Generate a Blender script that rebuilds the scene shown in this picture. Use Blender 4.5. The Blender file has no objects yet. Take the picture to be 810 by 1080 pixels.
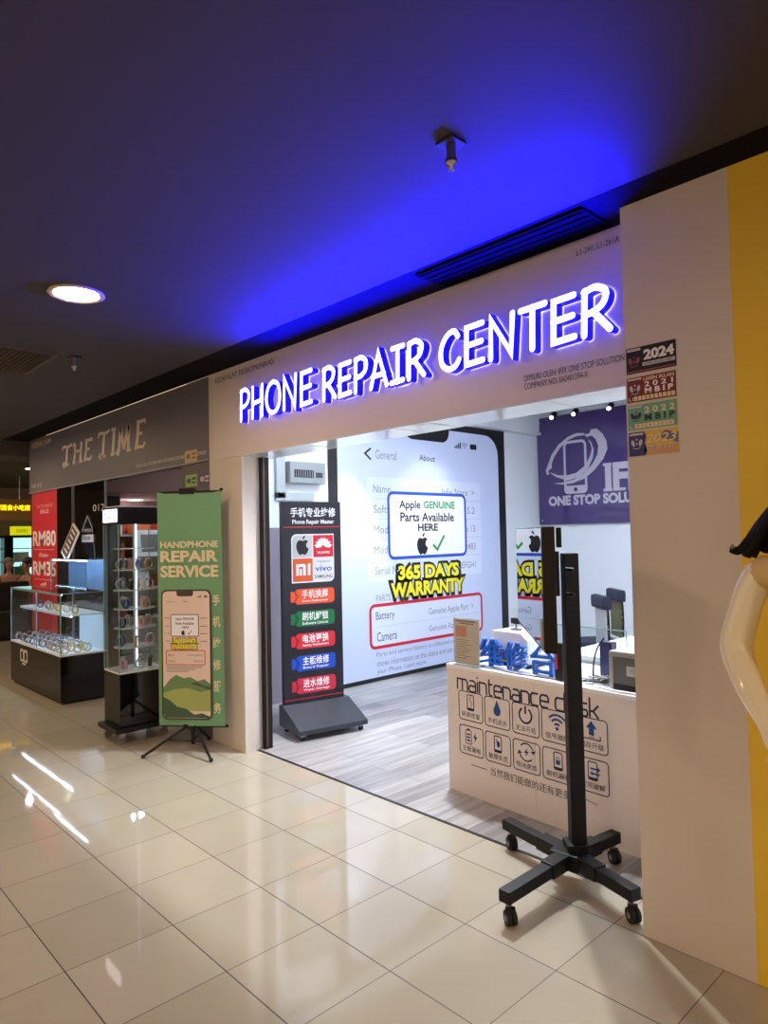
import bpy, bmesh, math, random
from mathutils import Vector, Matrix
random.seed(7)
PI = math.pi
SC = bpy.context.scene
COL = SC.collection

# ------------------------------------------------------------------ helpers
def lin(c):
    return tuple(((x/255)/12.92 if x/255 <= 0.04045 else (((x/255)+0.055)/1.055)**2.4) for x in c)

MATS = {}
def mat(name, rgb, rough=.5, metal=0., emit=0., ecol=None, noise=0., nscale=8., bump=0., spec=.5, coat=0., alpha=1., trans=0.):
    """plain procedural material; noise = colour mottling amount"""
    if name in MATS: return MATS[name]
    m = bpy.data.materials.new(name); m.use_nodes = True
    nt = m.node_tree; b = nt.nodes['Principled BSDF']
    c = lin(rgb)
    b.inputs['Base Color'].default_value = (*c, 1)
    b.inputs['Roughness'].default_value = rough
    b.inputs['Metallic'].default_value = metal
    b.inputs['Specular IOR Level'].default_value = spec
    b.inputs['Coat Weight'].default_value = coat
    if trans: b.inputs['Transmission Weight'].default_value = trans
    if alpha < 1: b.inputs['Alpha'].default_value = alpha
    if emit:
        b.inputs['Emission Color'].default_value = (*lin(ecol or rgb), 1)
        b.inputs['Emission Strength'].default_value = emit
    if noise or bump:
        tc = nt.nodes.new('ShaderNodeTexCoord'); n = nt.nodes.new('ShaderNodeTexNoise')
        n.inputs['Scale'].default_value = nscale; n.inputs['Detail'].default_value = 4
        nt.links.new(tc.outputs['Object'], n.inputs['Vector'])
        if noise:
            r = nt.nodes.new('ShaderNodeMix'); r.data_type = 'RGBA'
            r.inputs['A'].default_value = (*[x*(1-noise) for x in c], 1)
            r.inputs['B'].default_value = (*[min(1, x*(1+noise)) for x in c], 1)
            nt.links.new(n.outputs['Fac'], r.inputs['Factor'])
            nt.links.new(r.outputs['Result'], b.inputs['Base Color'])
        if bump:
            bp = nt.nodes.new('ShaderNodeBump'); bp.inputs['Strength'].default_value = bump; bp.inputs['Distance'].default_value = .01
            nt.links.new(n.outputs['Fac'], bp.inputs['Height']); nt.links.new(bp.outputs['Normal'], b.inputs['Normal'])
    MATS[name] = m
    return m

def glass(name, tint=(246, 251, 250), refl=.12):
    """thin clear sheet: mostly see-through with a mirror-like sheen that grows at a glancing angle"""
    if name in MATS: return MATS[name]
    m = bpy.data.materials.new(name); m.use_nodes = True
    nt = m.node_tree; nt.nodes.clear()
    o = nt.nodes.new('ShaderNodeOutputMaterial'); mx = nt.nodes.new('ShaderNodeMixShader')
    t = nt.nodes.new('ShaderNodeBsdfTransparent'); g = nt.nodes.new('ShaderNodeBsdfGlossy')
    f = nt.nodes.new('ShaderNodeFresnel'); ge = nt.nodes.new('ShaderNodeNewGeometry'); mi = nt.nodes.new('ShaderNodeMath'); mi.operation = 'MULTIPLY_ADD'; mi.inputs[1].default_value = 1/1.45-1.45; mi.inputs[2].default_value = 1.45; nt.links.new(ge.outputs['Backfacing'], mi.inputs[0]); nt.links.new(mi.outputs[0], f.inputs['IOR'])
    t.inputs['Color'].default_value = (*lin(tint), 1); g.inputs['Roughness'].default_value = .02
    nt.links.new(f.outputs[0], mx.inputs[0]); nt.links.new(t.outputs[0], mx.inputs[1]); nt.links.new(g.outputs[0], mx.inputs[2])
    nt.links.new(mx.outputs[0], o.inputs['Surface'])
    MATS[name] = m
    return m

class MB:
    """collects shapes into one mesh; each shape has its own material"""
    def __init__(s): s.v = []; s.f = []; s.mi = []; s.sm = []; s.ms = []
    def _m(s, m):
        if m not in s.ms: s.ms.append(m)
        return s.ms.index(m)
    def add(s, verts, faces, m, smooth=False):
        k = len(s.v); i = s._m(m)
        s.v += [tuple(v) for v in verts]
        for f in faces: s.f.append([k+a for a in f]); s.mi.append(i); s.sm.append(smooth)
        return s
    def from_bm(s, bm, m, M=None, smooth=False):
        bm.verts.index_update()
        vs = [(M @ v.co if M else v.co.copy()) for v in bm.verts]
        fs = [[v.index for v in f.verts] for f in bm.faces]
        bm.free()
        return s.add(vs, fs, m, smooth)
    def box(s, c, d, m, bev=0., rot=None):
        bm = bmesh.new(); bmesh.ops.create_cube(bm, size=1)
        for v in bm.verts: v.co = Vector((v.co.x*d[0], v.co.y*d[1], v.co.z*d[2]))
        if bev: bmesh.ops.bevel(bm, geom=bm.edges[:], offset=bev, segments=2, affect='EDGES', profile=.7)
        M = Matrix.Translation(c)
        if rot is not None: M = M @ rot
        return s.from_bm(bm, m, M)
    def lohi(s, a, b, m, bev=0.):
        return s.box([(a[i]+b[i])/2 for i in range(3)], [abs(b[i]-a[i]) for i in range(3)], m, bev)
    def cyl(s, a, b, r, m, r2=None, n=16, cap=True):
        a = Vector(a); b = Vector(b); d = b-a
        bm = bmesh.new(); bmesh.ops.create_cone(bm, cap_ends=cap, segments=n, radius1=r, radius2=r if r2 is None else r2, depth=d.length)
        q = Vector((0, 0, 1)).rotation_difference(d.normalized()).to_matrix().to_4x4()
        return s.from_bm(bm, m, Matrix.Translation((a+b)/2) @ q, False)
    def sph(s, c, r, m, sc=(1, 1, 1), n=16, rot=None):
        bm = bmesh.new(); bmesh.ops.create_uvsphere(bm, u_segments=n, v_segments=max(6, n//2), radius=r)
        M = Matrix.Translation(c)
        if rot is not None: M = M @ rot
        return s.from_bm(bm, m, M @ Matrix.Diagonal((*sc, 1)), True)
    def lathe(s, prof, c, m, n=24):
        vs = []; fs = []
        for (r, z) in prof:
            for k in range(n): vs.append((c[0]+r*math.cos(2*PI*k/n), c[1]+r*math.sin(2*PI*k/n), c[2]+z))
        for i in range(len(prof)-1):
            for k in range(n): fs.append([i*n+k, i*n+(k+1) % n, (i+1)*n+(k+1) % n, (i+1)*n+k])
        return s.add(vs, fs, m, True)
    def torus(s, c, R, r, m, rot=None, n=20, k=8, sc=(1, 1, 1)):
        vs = []; fs = []
        M = Matrix.Translation(c) @ (rot if rot is not None else Matrix())
        for i in range(n):
            for j in range(k):
                a = 2*PI*i/n; b = 2*PI*j/k
                vs.append(M @ Vector(((R+r*math.cos(b))*math.cos(a)*sc[0], (R+r*math.cos(b))*math.sin(a)*sc[1], r*math.sin(b)*sc[2])))
        for i in range(n):
            for j in range(k): fs.append([i*k+j, ((i+1) % n)*k+j, ((i+1) % n)*k+(j+1) % k, i*k+(j+1) % k])
        return s.add(vs, fs, m, True)
    def tube(s, pts, r, m, n=8, smooth=True, sub=4):
        P = catmull([Vector(p) for p in pts], sub) if smooth and len(pts) > 2 else [Vector(p) for p in pts]
        vs = []; fs = []; up = Vector((0, 0, 1))
        for i, p in enumerate(P):
            t = (P[min(i+1, len(P)-1)]-P[max(i-1, 0)]).normalized()
            u = t.cross(up)
            if u.length < 1e-3: u = t.cross(Vector((1, 0, 0)))
            u.normalize(); w = t.cross(u)
            rr = r[i] if isinstance(r, (list, tuple)) and len(r) == len(P) else (r if not isinstance(r, (list, tuple)) else r[0]+(r[-1]-r[0])*i/(len(P)-1))
            for k in range(n): a = 2*PI*k/n; vs.append(p+u*rr*math.cos(a)+w*rr*math.sin(a))
        for i in range(len(P)-1):
            for k in range(n): fs.append([i*n+k, i*n+(k+1) % n, (i+1)*n+(k+1) % n, (i+1)*n+k])
        fs.append(list(range(n))[::-1]); fs.append([(len(P)-1)*n+k for k in range(n)])
        return s.add(vs, fs, m, True)
    def prism(s, pts, depth, M, m, mside=None):
        """closed 2-D outline (local x, y) pushed back along local -z by depth"""
        n = len(pts)
        vs = [M @ Vector((p[0], p[1], 0)) for p in pts]+[M @ Vector((p[0], p[1], -depth)) for p in pts]
        s.add(vs, [list(range(n)), list(range(2*n-1, n-1, -1))], m)
        s.add(vs, [[i, n+i, n+(i+1) % n, (i+1) % n] for i in range(n)], mside or m)
        return s
    def build(s, name, parent=None, loc=None):
        me = bpy.data.meshes.new(name); me.from_pydata(s.v, [], s.f); me.update()
        for m in s.ms: me.materials.append(m)
        me.polygons.foreach_set('material_index', s.mi); me.polygons.foreach_set('use_smooth', s.sm)
        o = bpy.data.objects.new(name, me); COL.objects.link(o)
        if parent: o.parent = parent
        if loc: o.location = loc
        return o

def catmull(P, sub=6):
    out = []
    for i in range(len(P)-1):
        a = P[max(i-1, 0)]; b = P[i]; c = P[i+1]; d = P[min(i+2, len(P)-1)]
        for k in range(sub):
            t = k/sub
            out.append(.5*((2*b)+(c-a)*t+(2*a-5*b+4*c-d)*t*t+(3*b-a-3*c+d)*t**3))
    out.append(P[-1]); return out

def thing(name, label, cat, loc=(0, 0, 0), rz=0., group=None):
    o = bpy.data.objects.new(name, None); COL.objects.link(o)
    o.empty_display_size = .1
    o.location = loc; o.rotation_euler = (0, 0, rz)
    o['label'] = label; o['category'] = cat
    if group: o['group'] = group
    return o
def tag(o, label, cat, group=None):
    o['label'] = label; o['category'] = cat
    if group: o['group'] = group
    return o
def struct(o, label=None):
    o['kind'] = 'structure'
    if label: o['label'] = label
    return o
def dup(root, loc, rz, label=None):
    r = root.copy(); COL.objects.link(r); r.location = loc; r.rotation_euler = (0, 0, rz)
    if label: r['label'] = label
    for ch in list(root.children):
        c = ch.copy(); COL.objects.link(c); c.parent = r
        for g in list(ch.children):
            d = g.copy(); COL.objects.link(d); d.parent = c
    return r

# ---- flat printed artwork -------------------------------------------------
_tc = bpy.data.curves.new('type_setter', 'FONT'); _to = bpy.data.objects.new('type_setter', _tc); COL.objects.link(_to)
def glyphs(s, bold=0., shear=0., spacing=1.):
    _tc.body = s; _tc.offset = bold; _tc.shear = shear; _tc.space_character = spacing; _tc.resolution_u = 3
    dg = bpy.context.evaluated_depsgraph_get(); dg.update()
    me = bpy.data.meshes.new_from_object(_to.evaluated_get(dg))
    v = [(p.co.x, p.co.y) for p in me.vertices]; f = [list(p.vertices) for p in me.polygons]
    bpy.data.meshes.remove(me)
    return v, f

def ribbon(P, w, cap=True):
    """outline of a 2-D stroke with round or flat ends"""
    P = [Vector((p[0], p[1])) for p in P]; h = w/2; L = []; R = []
    n = len(P); closed = n > 3 and (P[0]-P[-1]).length < 1e-6
    for i, p in enumerate(P):
        a = P[i-1] if i else (P[-2] if closed else None); b = P[i+1] if i < n-1 else (P[1] if closed else None)
        d1 = (p-a).normalized() if a is not None else (b-p).normalized(); d2 = (b-p).normalized() if b is not None else d1
        t = (d1+d2); t = t.normalized() if t.length > 1e-6 else d1
        nn = Vector((-t.y, t.x)); k = max(.4, nn.dot(Vector((-d1.y, d1.x))))
        L.append(p+nn*h/k); R.append(p-nn*h/k)
    return L, R, closed

class Art:
    """flat print: origin o, right axis e, up axis z, slight raise per layer"""
    def __init__(s, o, e, up=(0, 0, 1), step=.0006):
        s.o = Vector(o); s.e = Vector(e).normalized(); s.u = Vector(up).normalized(); s.n = s.e.cross(s.u); s.step = step; s.mb = MB()
    def P(s, x, y, l): return s.o+s.e*x+s.u*y+s.n*(l*s.step)
    def poly(s, pts, m, l=1): s.mb.add([s.P(x, y, l) for x, y in pts], [list(range(len(pts)))], m); return s
    def rect(s, x0, y0, x1, y1, m, l=1): return s.poly([(x0, y0), (x1, y0), (x1, y1), (x0, y1)], m, l)
    def rr(s, x0, y0, x1, y1, r, m, l=1, corners=(1, 1, 1, 1)): return s.poly(rrpts(x0, y0, x1, y1, r, corners), m, l)
    def ring(s, x0, y0, x1, y1, r, w, m, l=1, corners=(1, 1, 1, 1)):
        p = rrpts(x0, y0, x1, y1, r, corners); return s.stroke(p+[p[0]], w, m, l)
    def ell(s, cx, cy, rx, ry, m, l=1, n=24, rot=0.):
        c, q = math.cos(rot), math.sin(rot); pts = []
        for k in range(n):
            a = 2*PI*k/n; x = rx*math.cos(a); y = ry*math.sin(a); pts.append((cx+x*c-y*q, cy+x*q+y*c))
        return s.poly(pts, m, l)
    def stroke(s, P, w, m, l=1, curve=0):
        if curve: P = [(p.x, p.y) for p in catmull([Vector((a, b)) for a, b in P], curve)]
        L, R, closed = ribbon(P, w); n = len(L)
        s.mb.add([s.P(p.x, p.y, l) for p in L]+[s.P(p.x, p.y, l) for p in R], [[n+i, n+i+1, i+1, i] for i in range(n-1)], m)
        return s
    def text(s, t, x0, y0, x1, y1, m, l=2, bold=0., shear=0., mirror=False, spacing=1., dy=0.):
        """set the words to fill the box; dy lifts the right-hand end"""
        v, f = glyphs(t, bold, shear, spacing)
        if not v: return s
        ax = min(p[0] for p in v); bx = max(p[0] for p in v); ay = min(p[1] for p in v); by = max(p[1] for p in v)
        sx = (x1-x0)/max(1e-6, bx-ax); sy = (y1-y0)/max(1e-6, by-ay)
        s.mb.add([s.P(x0+(p[0]-ax)*sx, y0+(p[1]-ay)*sy+dy*(p[0]-ax)/max(1e-6, bx-ax), l) for p in v], f, m)
        return s
    def build(s, name, parent=None):
        o = s.mb.build(name, parent)
        return o

def rrpts(x0, y0, x1, y1, r, corners=(1, 1, 1, 1), n=6):
    """rounded rectangle, corners = bl, br, tr, tl"""
    out = []
    for (cx, cy, a, on, px, py) in ((x0+r, y0+r, PI, corners[0], x0, y0), (x1-r, y0+r, 1.5*PI, corners[1], x1, y0), (x1-r, y1-r, 0, corners[2], x1, y1), (x0+r, y1-r, .5*PI, corners[3], x0, y1)):
        if on:
            for k in range(n+1): t = a+k*PI/2/n; out.append((cx+r*math.cos(t), cy+r*math.sin(t)))
        else: out.append((px, py))
    return out

def fruit(a, cx, cy, h, m, l=2):
    """bitten fruit emblem, h = height over all"""
    k = h/1.22
    pts = [(0, .40), (.12, .46), (.26, .47), (.39, .40), (.42, .36), (.31, .27), (.27, .12), (.32, -.03), (.45, -.12), (.38, -.30), (.27, -.46), (.15, -.52), (0, -.46),
           (-.15, -.52), (-.27, -.46), (-.40, -.24), (-.46, 0), (-.44, .22), (-.34, .40), (-.2, .47), (-.1, .45)]
    P = catmull([Vector(p) for p in pts+[pts[0]]], 3)[:-1]
    a.poly([(cx+p.x*k, cy-.08*h+p.y*k) for p in P], m, l)
    leaf = [(0, .52), (.03, .66), (.13, .75), (.2, .76), (.18, .63), (.09, .54)]
    a.poly([(cx+x*k, cy-.08*h+y*k) for x, y in leaf], m, l)

def tick(a, x, y, w, h, m, l=2, t=.18):
    a.stroke([(x, y+h*.42), (x+w*.36, y+h*.08), (x+w, y+h)], t*h, m, l)

# stroke alphabet: hand-drawn capitals (0..1 high), value = (width, strokes); a stroke starting with 'c' is smoothed
HAND = {
 'P': (.64, [[(.12, .98), (.08, .02)], ['c', (.11, .96), (.36, 1.), (.56, .86), (.54, .62), (.34, .47), (.10, .44)]]),
 'H': (.74, [[(.10, .98), (.07, .02)], [(.66, .98), (.62, .02)], [(.10, .46), (.64, .52)]]),
 'O': (.84, [['c', (.44, .98), (.18, .84), (.06, .48), (.17, .14), (.43, .02), (.70, .15), (.80, .50), (.70, .86), (.44, .98)]]),
 'N': (.80, [[(.08, .02), (.12, .96), (.64, .06), (.71, .98)]]),
 'E': (.64, [[(.58, .97), (.11, .95), (.08, .03), (.57, .06)], [(.10, .50), (.54, .53)]]),
 'R': (.70, [[(.12, .97), (.08, .02)], ['c', (.11, .95), (.36, 1.), (.57, .86), (.52, .63), (.32, .49), (.12, .46)], [(.30, .48), (.64, .04)]]),
 'A': (.76, [[(.05, .02), (.38, .98), (.70, .02)], [(.16, .34), (.60, .36)]]),
 'I': (.58, [[(.10, .97), (.54, .98)], [(.32, .97), (.29, .03)], [(.04, .02), (.50, .04)]]),
 'C': (.70, [['c', (.62, .82), (.50, .97), (.28, .90), (.09, .60), (.10, .22), (.30, .03), (.52, .07), (.64, .22)]]),
 'T': (.68, [[(.03, .96), (.65, .98)], [(.34, .97), (.31, .02)]]),
}

# ------------------------------------------------------------------ materials
WHITE = mat('white_print', (238, 240, 245), .5)
BLACK = mat('black_print', (14, 13, 18), .45)
GREY = mat('grey_print', (128, 130, 140), .5)
LGREY = mat('light_grey_print', (196, 198, 205), .5)
DGREY = mat('dark_grey_print', (62, 62, 74), .5)
RED = mat('red_print', (204, 22, 44), .5)
GREEN = mat('green_print', (24, 150, 62), .5)
BLUE = mat('blue_print', (22, 78, 190), .5)
YELLOW = mat('yellow_print', (238, 226, 30), .5)
ORANGE = mat('orange_print', (232, 92, 28), .5)
CREAM = mat('cream_print', (226, 216, 176), .6)
METAL = mat('brushed_metal', (170, 172, 178), .3, 1., noise=.1)
BLKMETAL = mat('black_powder_coat', (9, 9, 11), .5, .0, spec=.3, noise=.15, nscale=60, bump=.05)
BLKPLASTIC = mat('black_plastic', (10, 10, 12), .4, spec=.35)
GLOSSBLACK = mat('gloss_black_laminate', (9, 9, 11), .07, noise=.1, nscale=3)
RUBBER = mat('dark_rubber', (20, 20, 20), .7)
WALLW = mat('wall_paint_white', (214, 206, 198), .55, noise=.03, nscale=3, bump=.03)
WALLI = mat('shop_wall_paint', (226, 232, 238), .45, noise=.02, nscale=3)
FASCIA = mat('fascia_panel_white', (218, 208, 204), .4, noise=.03, nscale=2)
SOFFIT = mat('gloss_white_soffit', (222, 230, 232), .08)
CLEAR = glass('clear_glass')
GLASSEDGE = mat('green_glass_edge', (120, 170, 175), .15)

def tile_floor():
    m = bpy.data.materials.new('polished_beige_tiles'); m.use_nodes = True
    nt = m.node_tree; b = nt.nodes['Principled BSDF']; N = nt.nodes.new; Lk = nt.links.new
    tc = N('ShaderNodeTexCoord'); sp = N('ShaderNodeSeparateXYZ'); Lk(tc.outputs['Object'], sp.inputs[0])
    def line(axis, w):
        a = N('ShaderNodeMath'); a.operation = 'DIVIDE'; a.inputs[1].default_value = .42; Lk(sp.outputs[axis], a.inputs[0])
        f = N('ShaderNodeMath'); f.operation = 'PINGPONG'; f.inputs[1].default_value = .5; Lk(a.outputs[0], f.inputs[0])
        c = N('ShaderNodeMath'); c.operation = 'LESS_THAN'; c.inputs[1].default_value = w/.6/2; Lk(f.outputs[0], c.inputs[0]); return c, a
    cx, ax = line('X', .0045); cy, ay = line('Y', .0065)
    mx = N('ShaderNodeMath'); mx.operation = 'MAXIMUM'; Lk(cx.outputs[0], mx.inputs[0]); Lk(cy.outputs[0], mx.inputs[1])
    # each tile a slightly different tone
    fl = []
    for a in (ax, ay):
        f = N('ShaderNodeMath'); f.operation = 'FLOOR'; Lk(a.outputs[0], f.inputs[0]); fl.append(f)
    cb = N('ShaderNodeCombineXYZ'); Lk(fl[0].outputs[0], cb.inputs[0]); Lk(fl[1].outputs[0], cb.inputs[1])
    wn = N('ShaderNodeTexWhiteNoise'); wn.noise_dimensions = '2D'; Lk(cb.outputs[0], wn.inputs['Vector'])
    r = N('ShaderNodeMix'); r.data_type = 'RGBA'
    r.inputs['A'].default_value = (*lin((176, 169, 150)), 1); r.inputs['B'].default_value = (*lin((184, 177, 159)), 1); Lk(wn.outputs['Value'], r.inputs['Factor'])
    ns = N('ShaderNodeTexNoise'); ns.inputs['Scale'].default_value = 2.2; ns.inputs['Detail'].default_value = 5; Lk(tc.outputs['Object'], ns.inputs['Vector'])
    r1 = N('ShaderNodeMix'); r1.data_type = 'RGBA'; r1.blend_type = 'MULTIPLY'; r1.inputs['Factor'].default_value = .12; Lk(r.outputs['Result'], r1.inputs['A']); Lk(ns.outputs['Fac'], r1.inputs['B'])
    r2 = N('ShaderNodeMix'); r2.data_type = 'RGBA'; Lk(mx.outputs[0], r2.inputs['Factor']); Lk(r1.outputs['Result'], r2.inputs['A']); r2.inputs['B'].default_value = (*lin((38, 30, 28)), 1)
    Lk(r2.outputs['Result'], b.inputs['Base Color'])
    ro = N('ShaderNodeMath'); ro.operation = 'MULTIPLY_ADD'; ro.inputs[1].default_value = .5; ro.inputs[2].default_value = .045; Lk(mx.outputs[0], ro.inputs[0]); Lk(ro.outputs[0], b.inputs['Roughness'])
    b.inputs['Specular IOR Level'].default_value = .55
    return m

def plank_floor():
    m = bpy.data.materials.new('grey_wood_planks'); m.use_nodes = True
    nt = m.node_tree; b = nt.nodes['Principled BSDF']; N = nt.nodes.new; Lk = nt.links.new
    tc = N('ShaderNodeTexCoord'); mp = N('ShaderNodeMapping'); mp.inputs['Rotation'].default_value = (0, 0, PI/2); Lk(tc.outputs['Object'], mp.inputs[0])
    br = N('ShaderNodeTexBrick'); br.inputs['Scale'].default_value = 1; br.inputs['Brick Width'].default_value = 1.2; br.inputs['Row Height'].default_value = .16
    br.inputs['Mortar Size'].default_value = .0015; br.inputs['Color1'].default_value = (*lin((150, 148, 148)), 1); br.inputs['Color2'].default_value = (*lin((196, 194, 192)), 1); br.inputs['Mortar'].default_value = (*lin((96, 94, 94)), 1)
    Lk(mp.outputs[0], br.inputs['Vector'])
    m2 = N('ShaderNodeMapping'); m2.inputs['Scale'].default_value = (14, 1.1, 1); Lk(tc.outputs['Object'], m2.inputs[0])
    ns = N('ShaderNodeTexNoise'); ns.inputs['Scale'].default_value = 1.6; ns.inputs['Detail'].default_value = 6; Lk(m2.outputs[0], ns.inputs['Vector'])
    rp = N('ShaderNodeValToRGB'); rp.color_ramp.elements[0].position = .3; rp.color_ramp.elements[0].color = (*lin((168, 164, 164)), 1); rp.color_ramp.elements[1].position = .7; rp.color_ramp.elements[1].color = (1, 1, 1, 1); Lk(ns.outputs['Fac'], rp.inputs[0])
    r = N('ShaderNodeMix'); r.data_type = 'RGBA'; r.blend_type = 'MULTIPLY'; r.inputs['Factor'].default_value = .75; Lk(br.outputs['Color'], r.inputs['A']); Lk(rp.outputs[0], r.inputs['B'])
    Lk(r.outputs['Result'], b.inputs['Base Color']); b.inputs['Roughness'].default_value = .3
    return m

# ------------------------------------------------------------------ the setting
FLOORM = tile_floor()
struct(MB().lohi((-16, -9, -.08), (9, .25, 0), FLOORM).lohi((-16, .25, -.08), (-5.97, 7, 0), FLOORM).lohi((-5.97, .25, -.08), (-1.97, 7, 0), FLOORM).build('floor'))
struct(MB().lohi((-1.97, .262, -.08), (2.9, 5.7, 0), plank_floor()).build('floor_shop'))
struct(MB().lohi((-.9, .242, -.08), (2.9, .262, .003), mat('black_threshold', (24, 21, 21), .4)).build('trim_1'))
CEIL = mat('charcoal_ceiling_paint', (57, 51, 51), .7, noise=.05, nscale=1.5)
struct(MB().lohi((-16, -9, 2.86), (9, -.16, 2.96), CEIL).lohi((-16, -.16, 2.86), (-5.97, 7, 2.96), CEIL).build('ceiling'))
struct(MB().lohi((-5.97, -.16, 2.858), (9, .14, 2.96), mat('dark_ceiling_edge_paint', (20, 17, 17), .9, spec=.1)).build('trim_2'))
struct(MB().lohi((-6.9, -9, 2.70), (-6.3, 7, 2.86), mat('brown_beam_paint', (86, 76, 68), .7)).build('beam'))
# fascia of the shop, its soffit, the two columns
fm = MB().lohi((-1.26, .14, 2.18), (2.24, .4, 3.4), FASCIA)
struct(fm.build('wall_front'))
sm = MB().lohi((-.9, .139, 2.172), (2.24, .42, 2.1795), SOFFIT)
for x in (-.1, .75, 1.0, 1.75): sm.lohi((x, .15, 2.171), (x+.012, .42, 2.173), mat('soffit_joint', (150, 156, 160), .4))
struct(sm.build('trim_3'))
struct(MB().lohi((-1.35, .15, 0), (-.875, .285, 2.18), WALLW).lohi((-1.35, .15, 2.18), (-1.262, .285, 2.86), WALLW).build('column_left'))
struct(MB().lohi((2.222, 0, 0), (2.63, .62, 2.86), WALLW).build('column_right'))
YEL = mat('yellow_wall_paint', (236, 200, 58), .5, noise=.04, nscale=2)
struct(MB().lohi((2.63, .001, 0), (7.5, .2, 2.86), YEL).build('wall_yellow'))
struct(MB().lohi((-2.0, .3, 0), (-1.95, 5.6, 3.4), WALLI).build('wall_left'))
struct(MB().lohi((-2.0, 5.55, 0), (2.9, 5.65, 3.4), WALLI).build('wall_back'))
struct(MB().lohi((2.63, .2, 0), (2.7, 5.6, 3.4), WALLI).build('wall_right'))
struct(MB().lohi((-1.95, .29, 0), (-.9, .33, 3.4), WALLI).build('wall_inner'))
struct(MB().lohi((-2.0, .4, 3.25), (2.7, 5.6, 3.35), mat('mottled_brown_ceiling', (120, 108, 98), .8, noise=.35, nscale=9)).build('ceiling_shop'))
struct(MB().lohi((-1.949, .34, 2.93), (-1.86, 5.54, 3.24), WALLI).lohi((-1.949, .34, 2.9), (-1.83, 5.54, 2.93), WALLI).build('trim_4'))
struct(MB().lohi((-1.949, .34, 0), (-1.935, 1.8, 1.66), mat('grey_dado_panel', (138, 128, 140), .5)).build('trim_5'))

# steel shutter rail at the left of the opening
rail = MB()
rail.lohi((-.873, .295, 0), (-.835, .36, 2.175), mat('dark_bronze_steel', (40, 33, 31), .35, .6), .003)
rail.lohi((-.84, .305, .02), (-.83, .318, 2.17), mat('bronze_edge', (110, 92, 84), .3, .7))
tag(rail.build('shutter_rail'), 'dark bronze steel shutter rail at the inner edge of the white left column', 'rail')

# ------------------------------------------------------------------ channel letter sign
LFACE = mat('lit_white_acrylic', (255, 255, 255), .4, emit=1.35, ecol=(244, 244, 255))
LSIDE = mat('lit_blue_acrylic', (20, 8, 190), .4, emit=2.6, ecol=(2, 0, 215))
def stroke_prism(mb, P, w, depth, M, mf, ms, curve):
    if curve: P = [(p.x, p.y) for p in catmull([Vector(a) for a in P], 5)]
    L, R, closed = ribbon(P, w); h = w/2
    if closed:
        n = len(L)
        for (z, flip) in ((0, False),):
            mb.add([M @ Vector((p.x, p.y, 0)) for p in L]+[M @ Vector((p.x, p.y, 0)) for p in R], [[n+i, n+i+1, i+1, i] for i in range(n-1)], mf)
        for S in (L, R):
            mb.add([M @ Vector((p.x, p.y, -.004)) for p in S]+[M @ Vector((p.x, p.y, -depth)) for p in S], [[i, i+1, n+i+1, n+i] for i in range(n-1)], ms)
        return
    def cap(c, d):
        a0 = math.atan2(d.y, d.x); return [Vector((c[0]+h*math.cos(a0+t), c[1]+h*math.sin(a0+t))) for t in [PI/2-PI*k/8 for k in range(1, 8)]]
    d1 = (Vector(P[-1])-Vector(P[-2])); d0 = (Vector(P[0])-Vector(P[1]))
    pts = L+cap(P[-1], d1)+R[::-1]+cap(P[0], d0)
    pts = pts[::-1]
    mb.prism([(p.x, p.y) for p in pts], depth, M, mf, ms)

sign = thing('shop_sign', 'large glowing white channel letters with blue sides across the white shop fascia', 'sign', (0, .14, 2.3))
def words(word, x0, x1, y0, y1):
    tot = sum(HAND[c][0] for c in word); k = (x1-x0)/tot; x = x0; h = y1-y0; n = len(word)
    for i, c in enumerate(word):
        w, st = HAND[c]; mb = MB()
        for s in st:
            cv = s[0] == 'c'; pts = s[1:] if cv else s
            M = Matrix(((1, 0, 0, 0), (0, 0, -1, -.055), (0, 1, 0, 0), (0, 0, 0, 1)))
            P = [(x+.012+px*k*.90, y0+py*h-2.3) for px, py in pts]
            stroke_prism(mb, P, .030, .05, M, LFACE, LSIDE, cv)
        mb.build('letter', sign); x += w*k
words('PHONE', -.80, .085, 2.415, 2.635)
words('REPAIR', .165, 1.065, 2.41, 2.61)
words('CENTER', 1.145, 2.135, 2.405, 2.605)
# small black lettering on the fascia
for t, x0, z0, x1, z1, lb in (('KEDAI ALAT TELEKOMUNIKASI', -1.225, 2.775, -.42, 2.815, 'small dark lettering at the top left of the white fascia'),
        ('L1-241, L1-261A', 1.942, 2.784, 2.145, 2.814, 'small dark unit numbers at the top right of the white fascia'),
        ('DIMILIKI OLEH: IFIX ONE STOP SOLUTION', 1.646, 2.279, 2.15, 2.309, 'small dark owner line under the glowing letters on the white fascia'),
        ('COMPANY NO: SA0401394-X', 1.646, 2.240, 1.98, 2.270, 'small dark company number line just above the shop opening')):
    a = Art((0, .139, 0), (1, 0, 0)); a.text(t, x0, z0, x1, z1, DGREY, 1)
    tag(a.build('sign_lettering'), lb, 'lettering')

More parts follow.
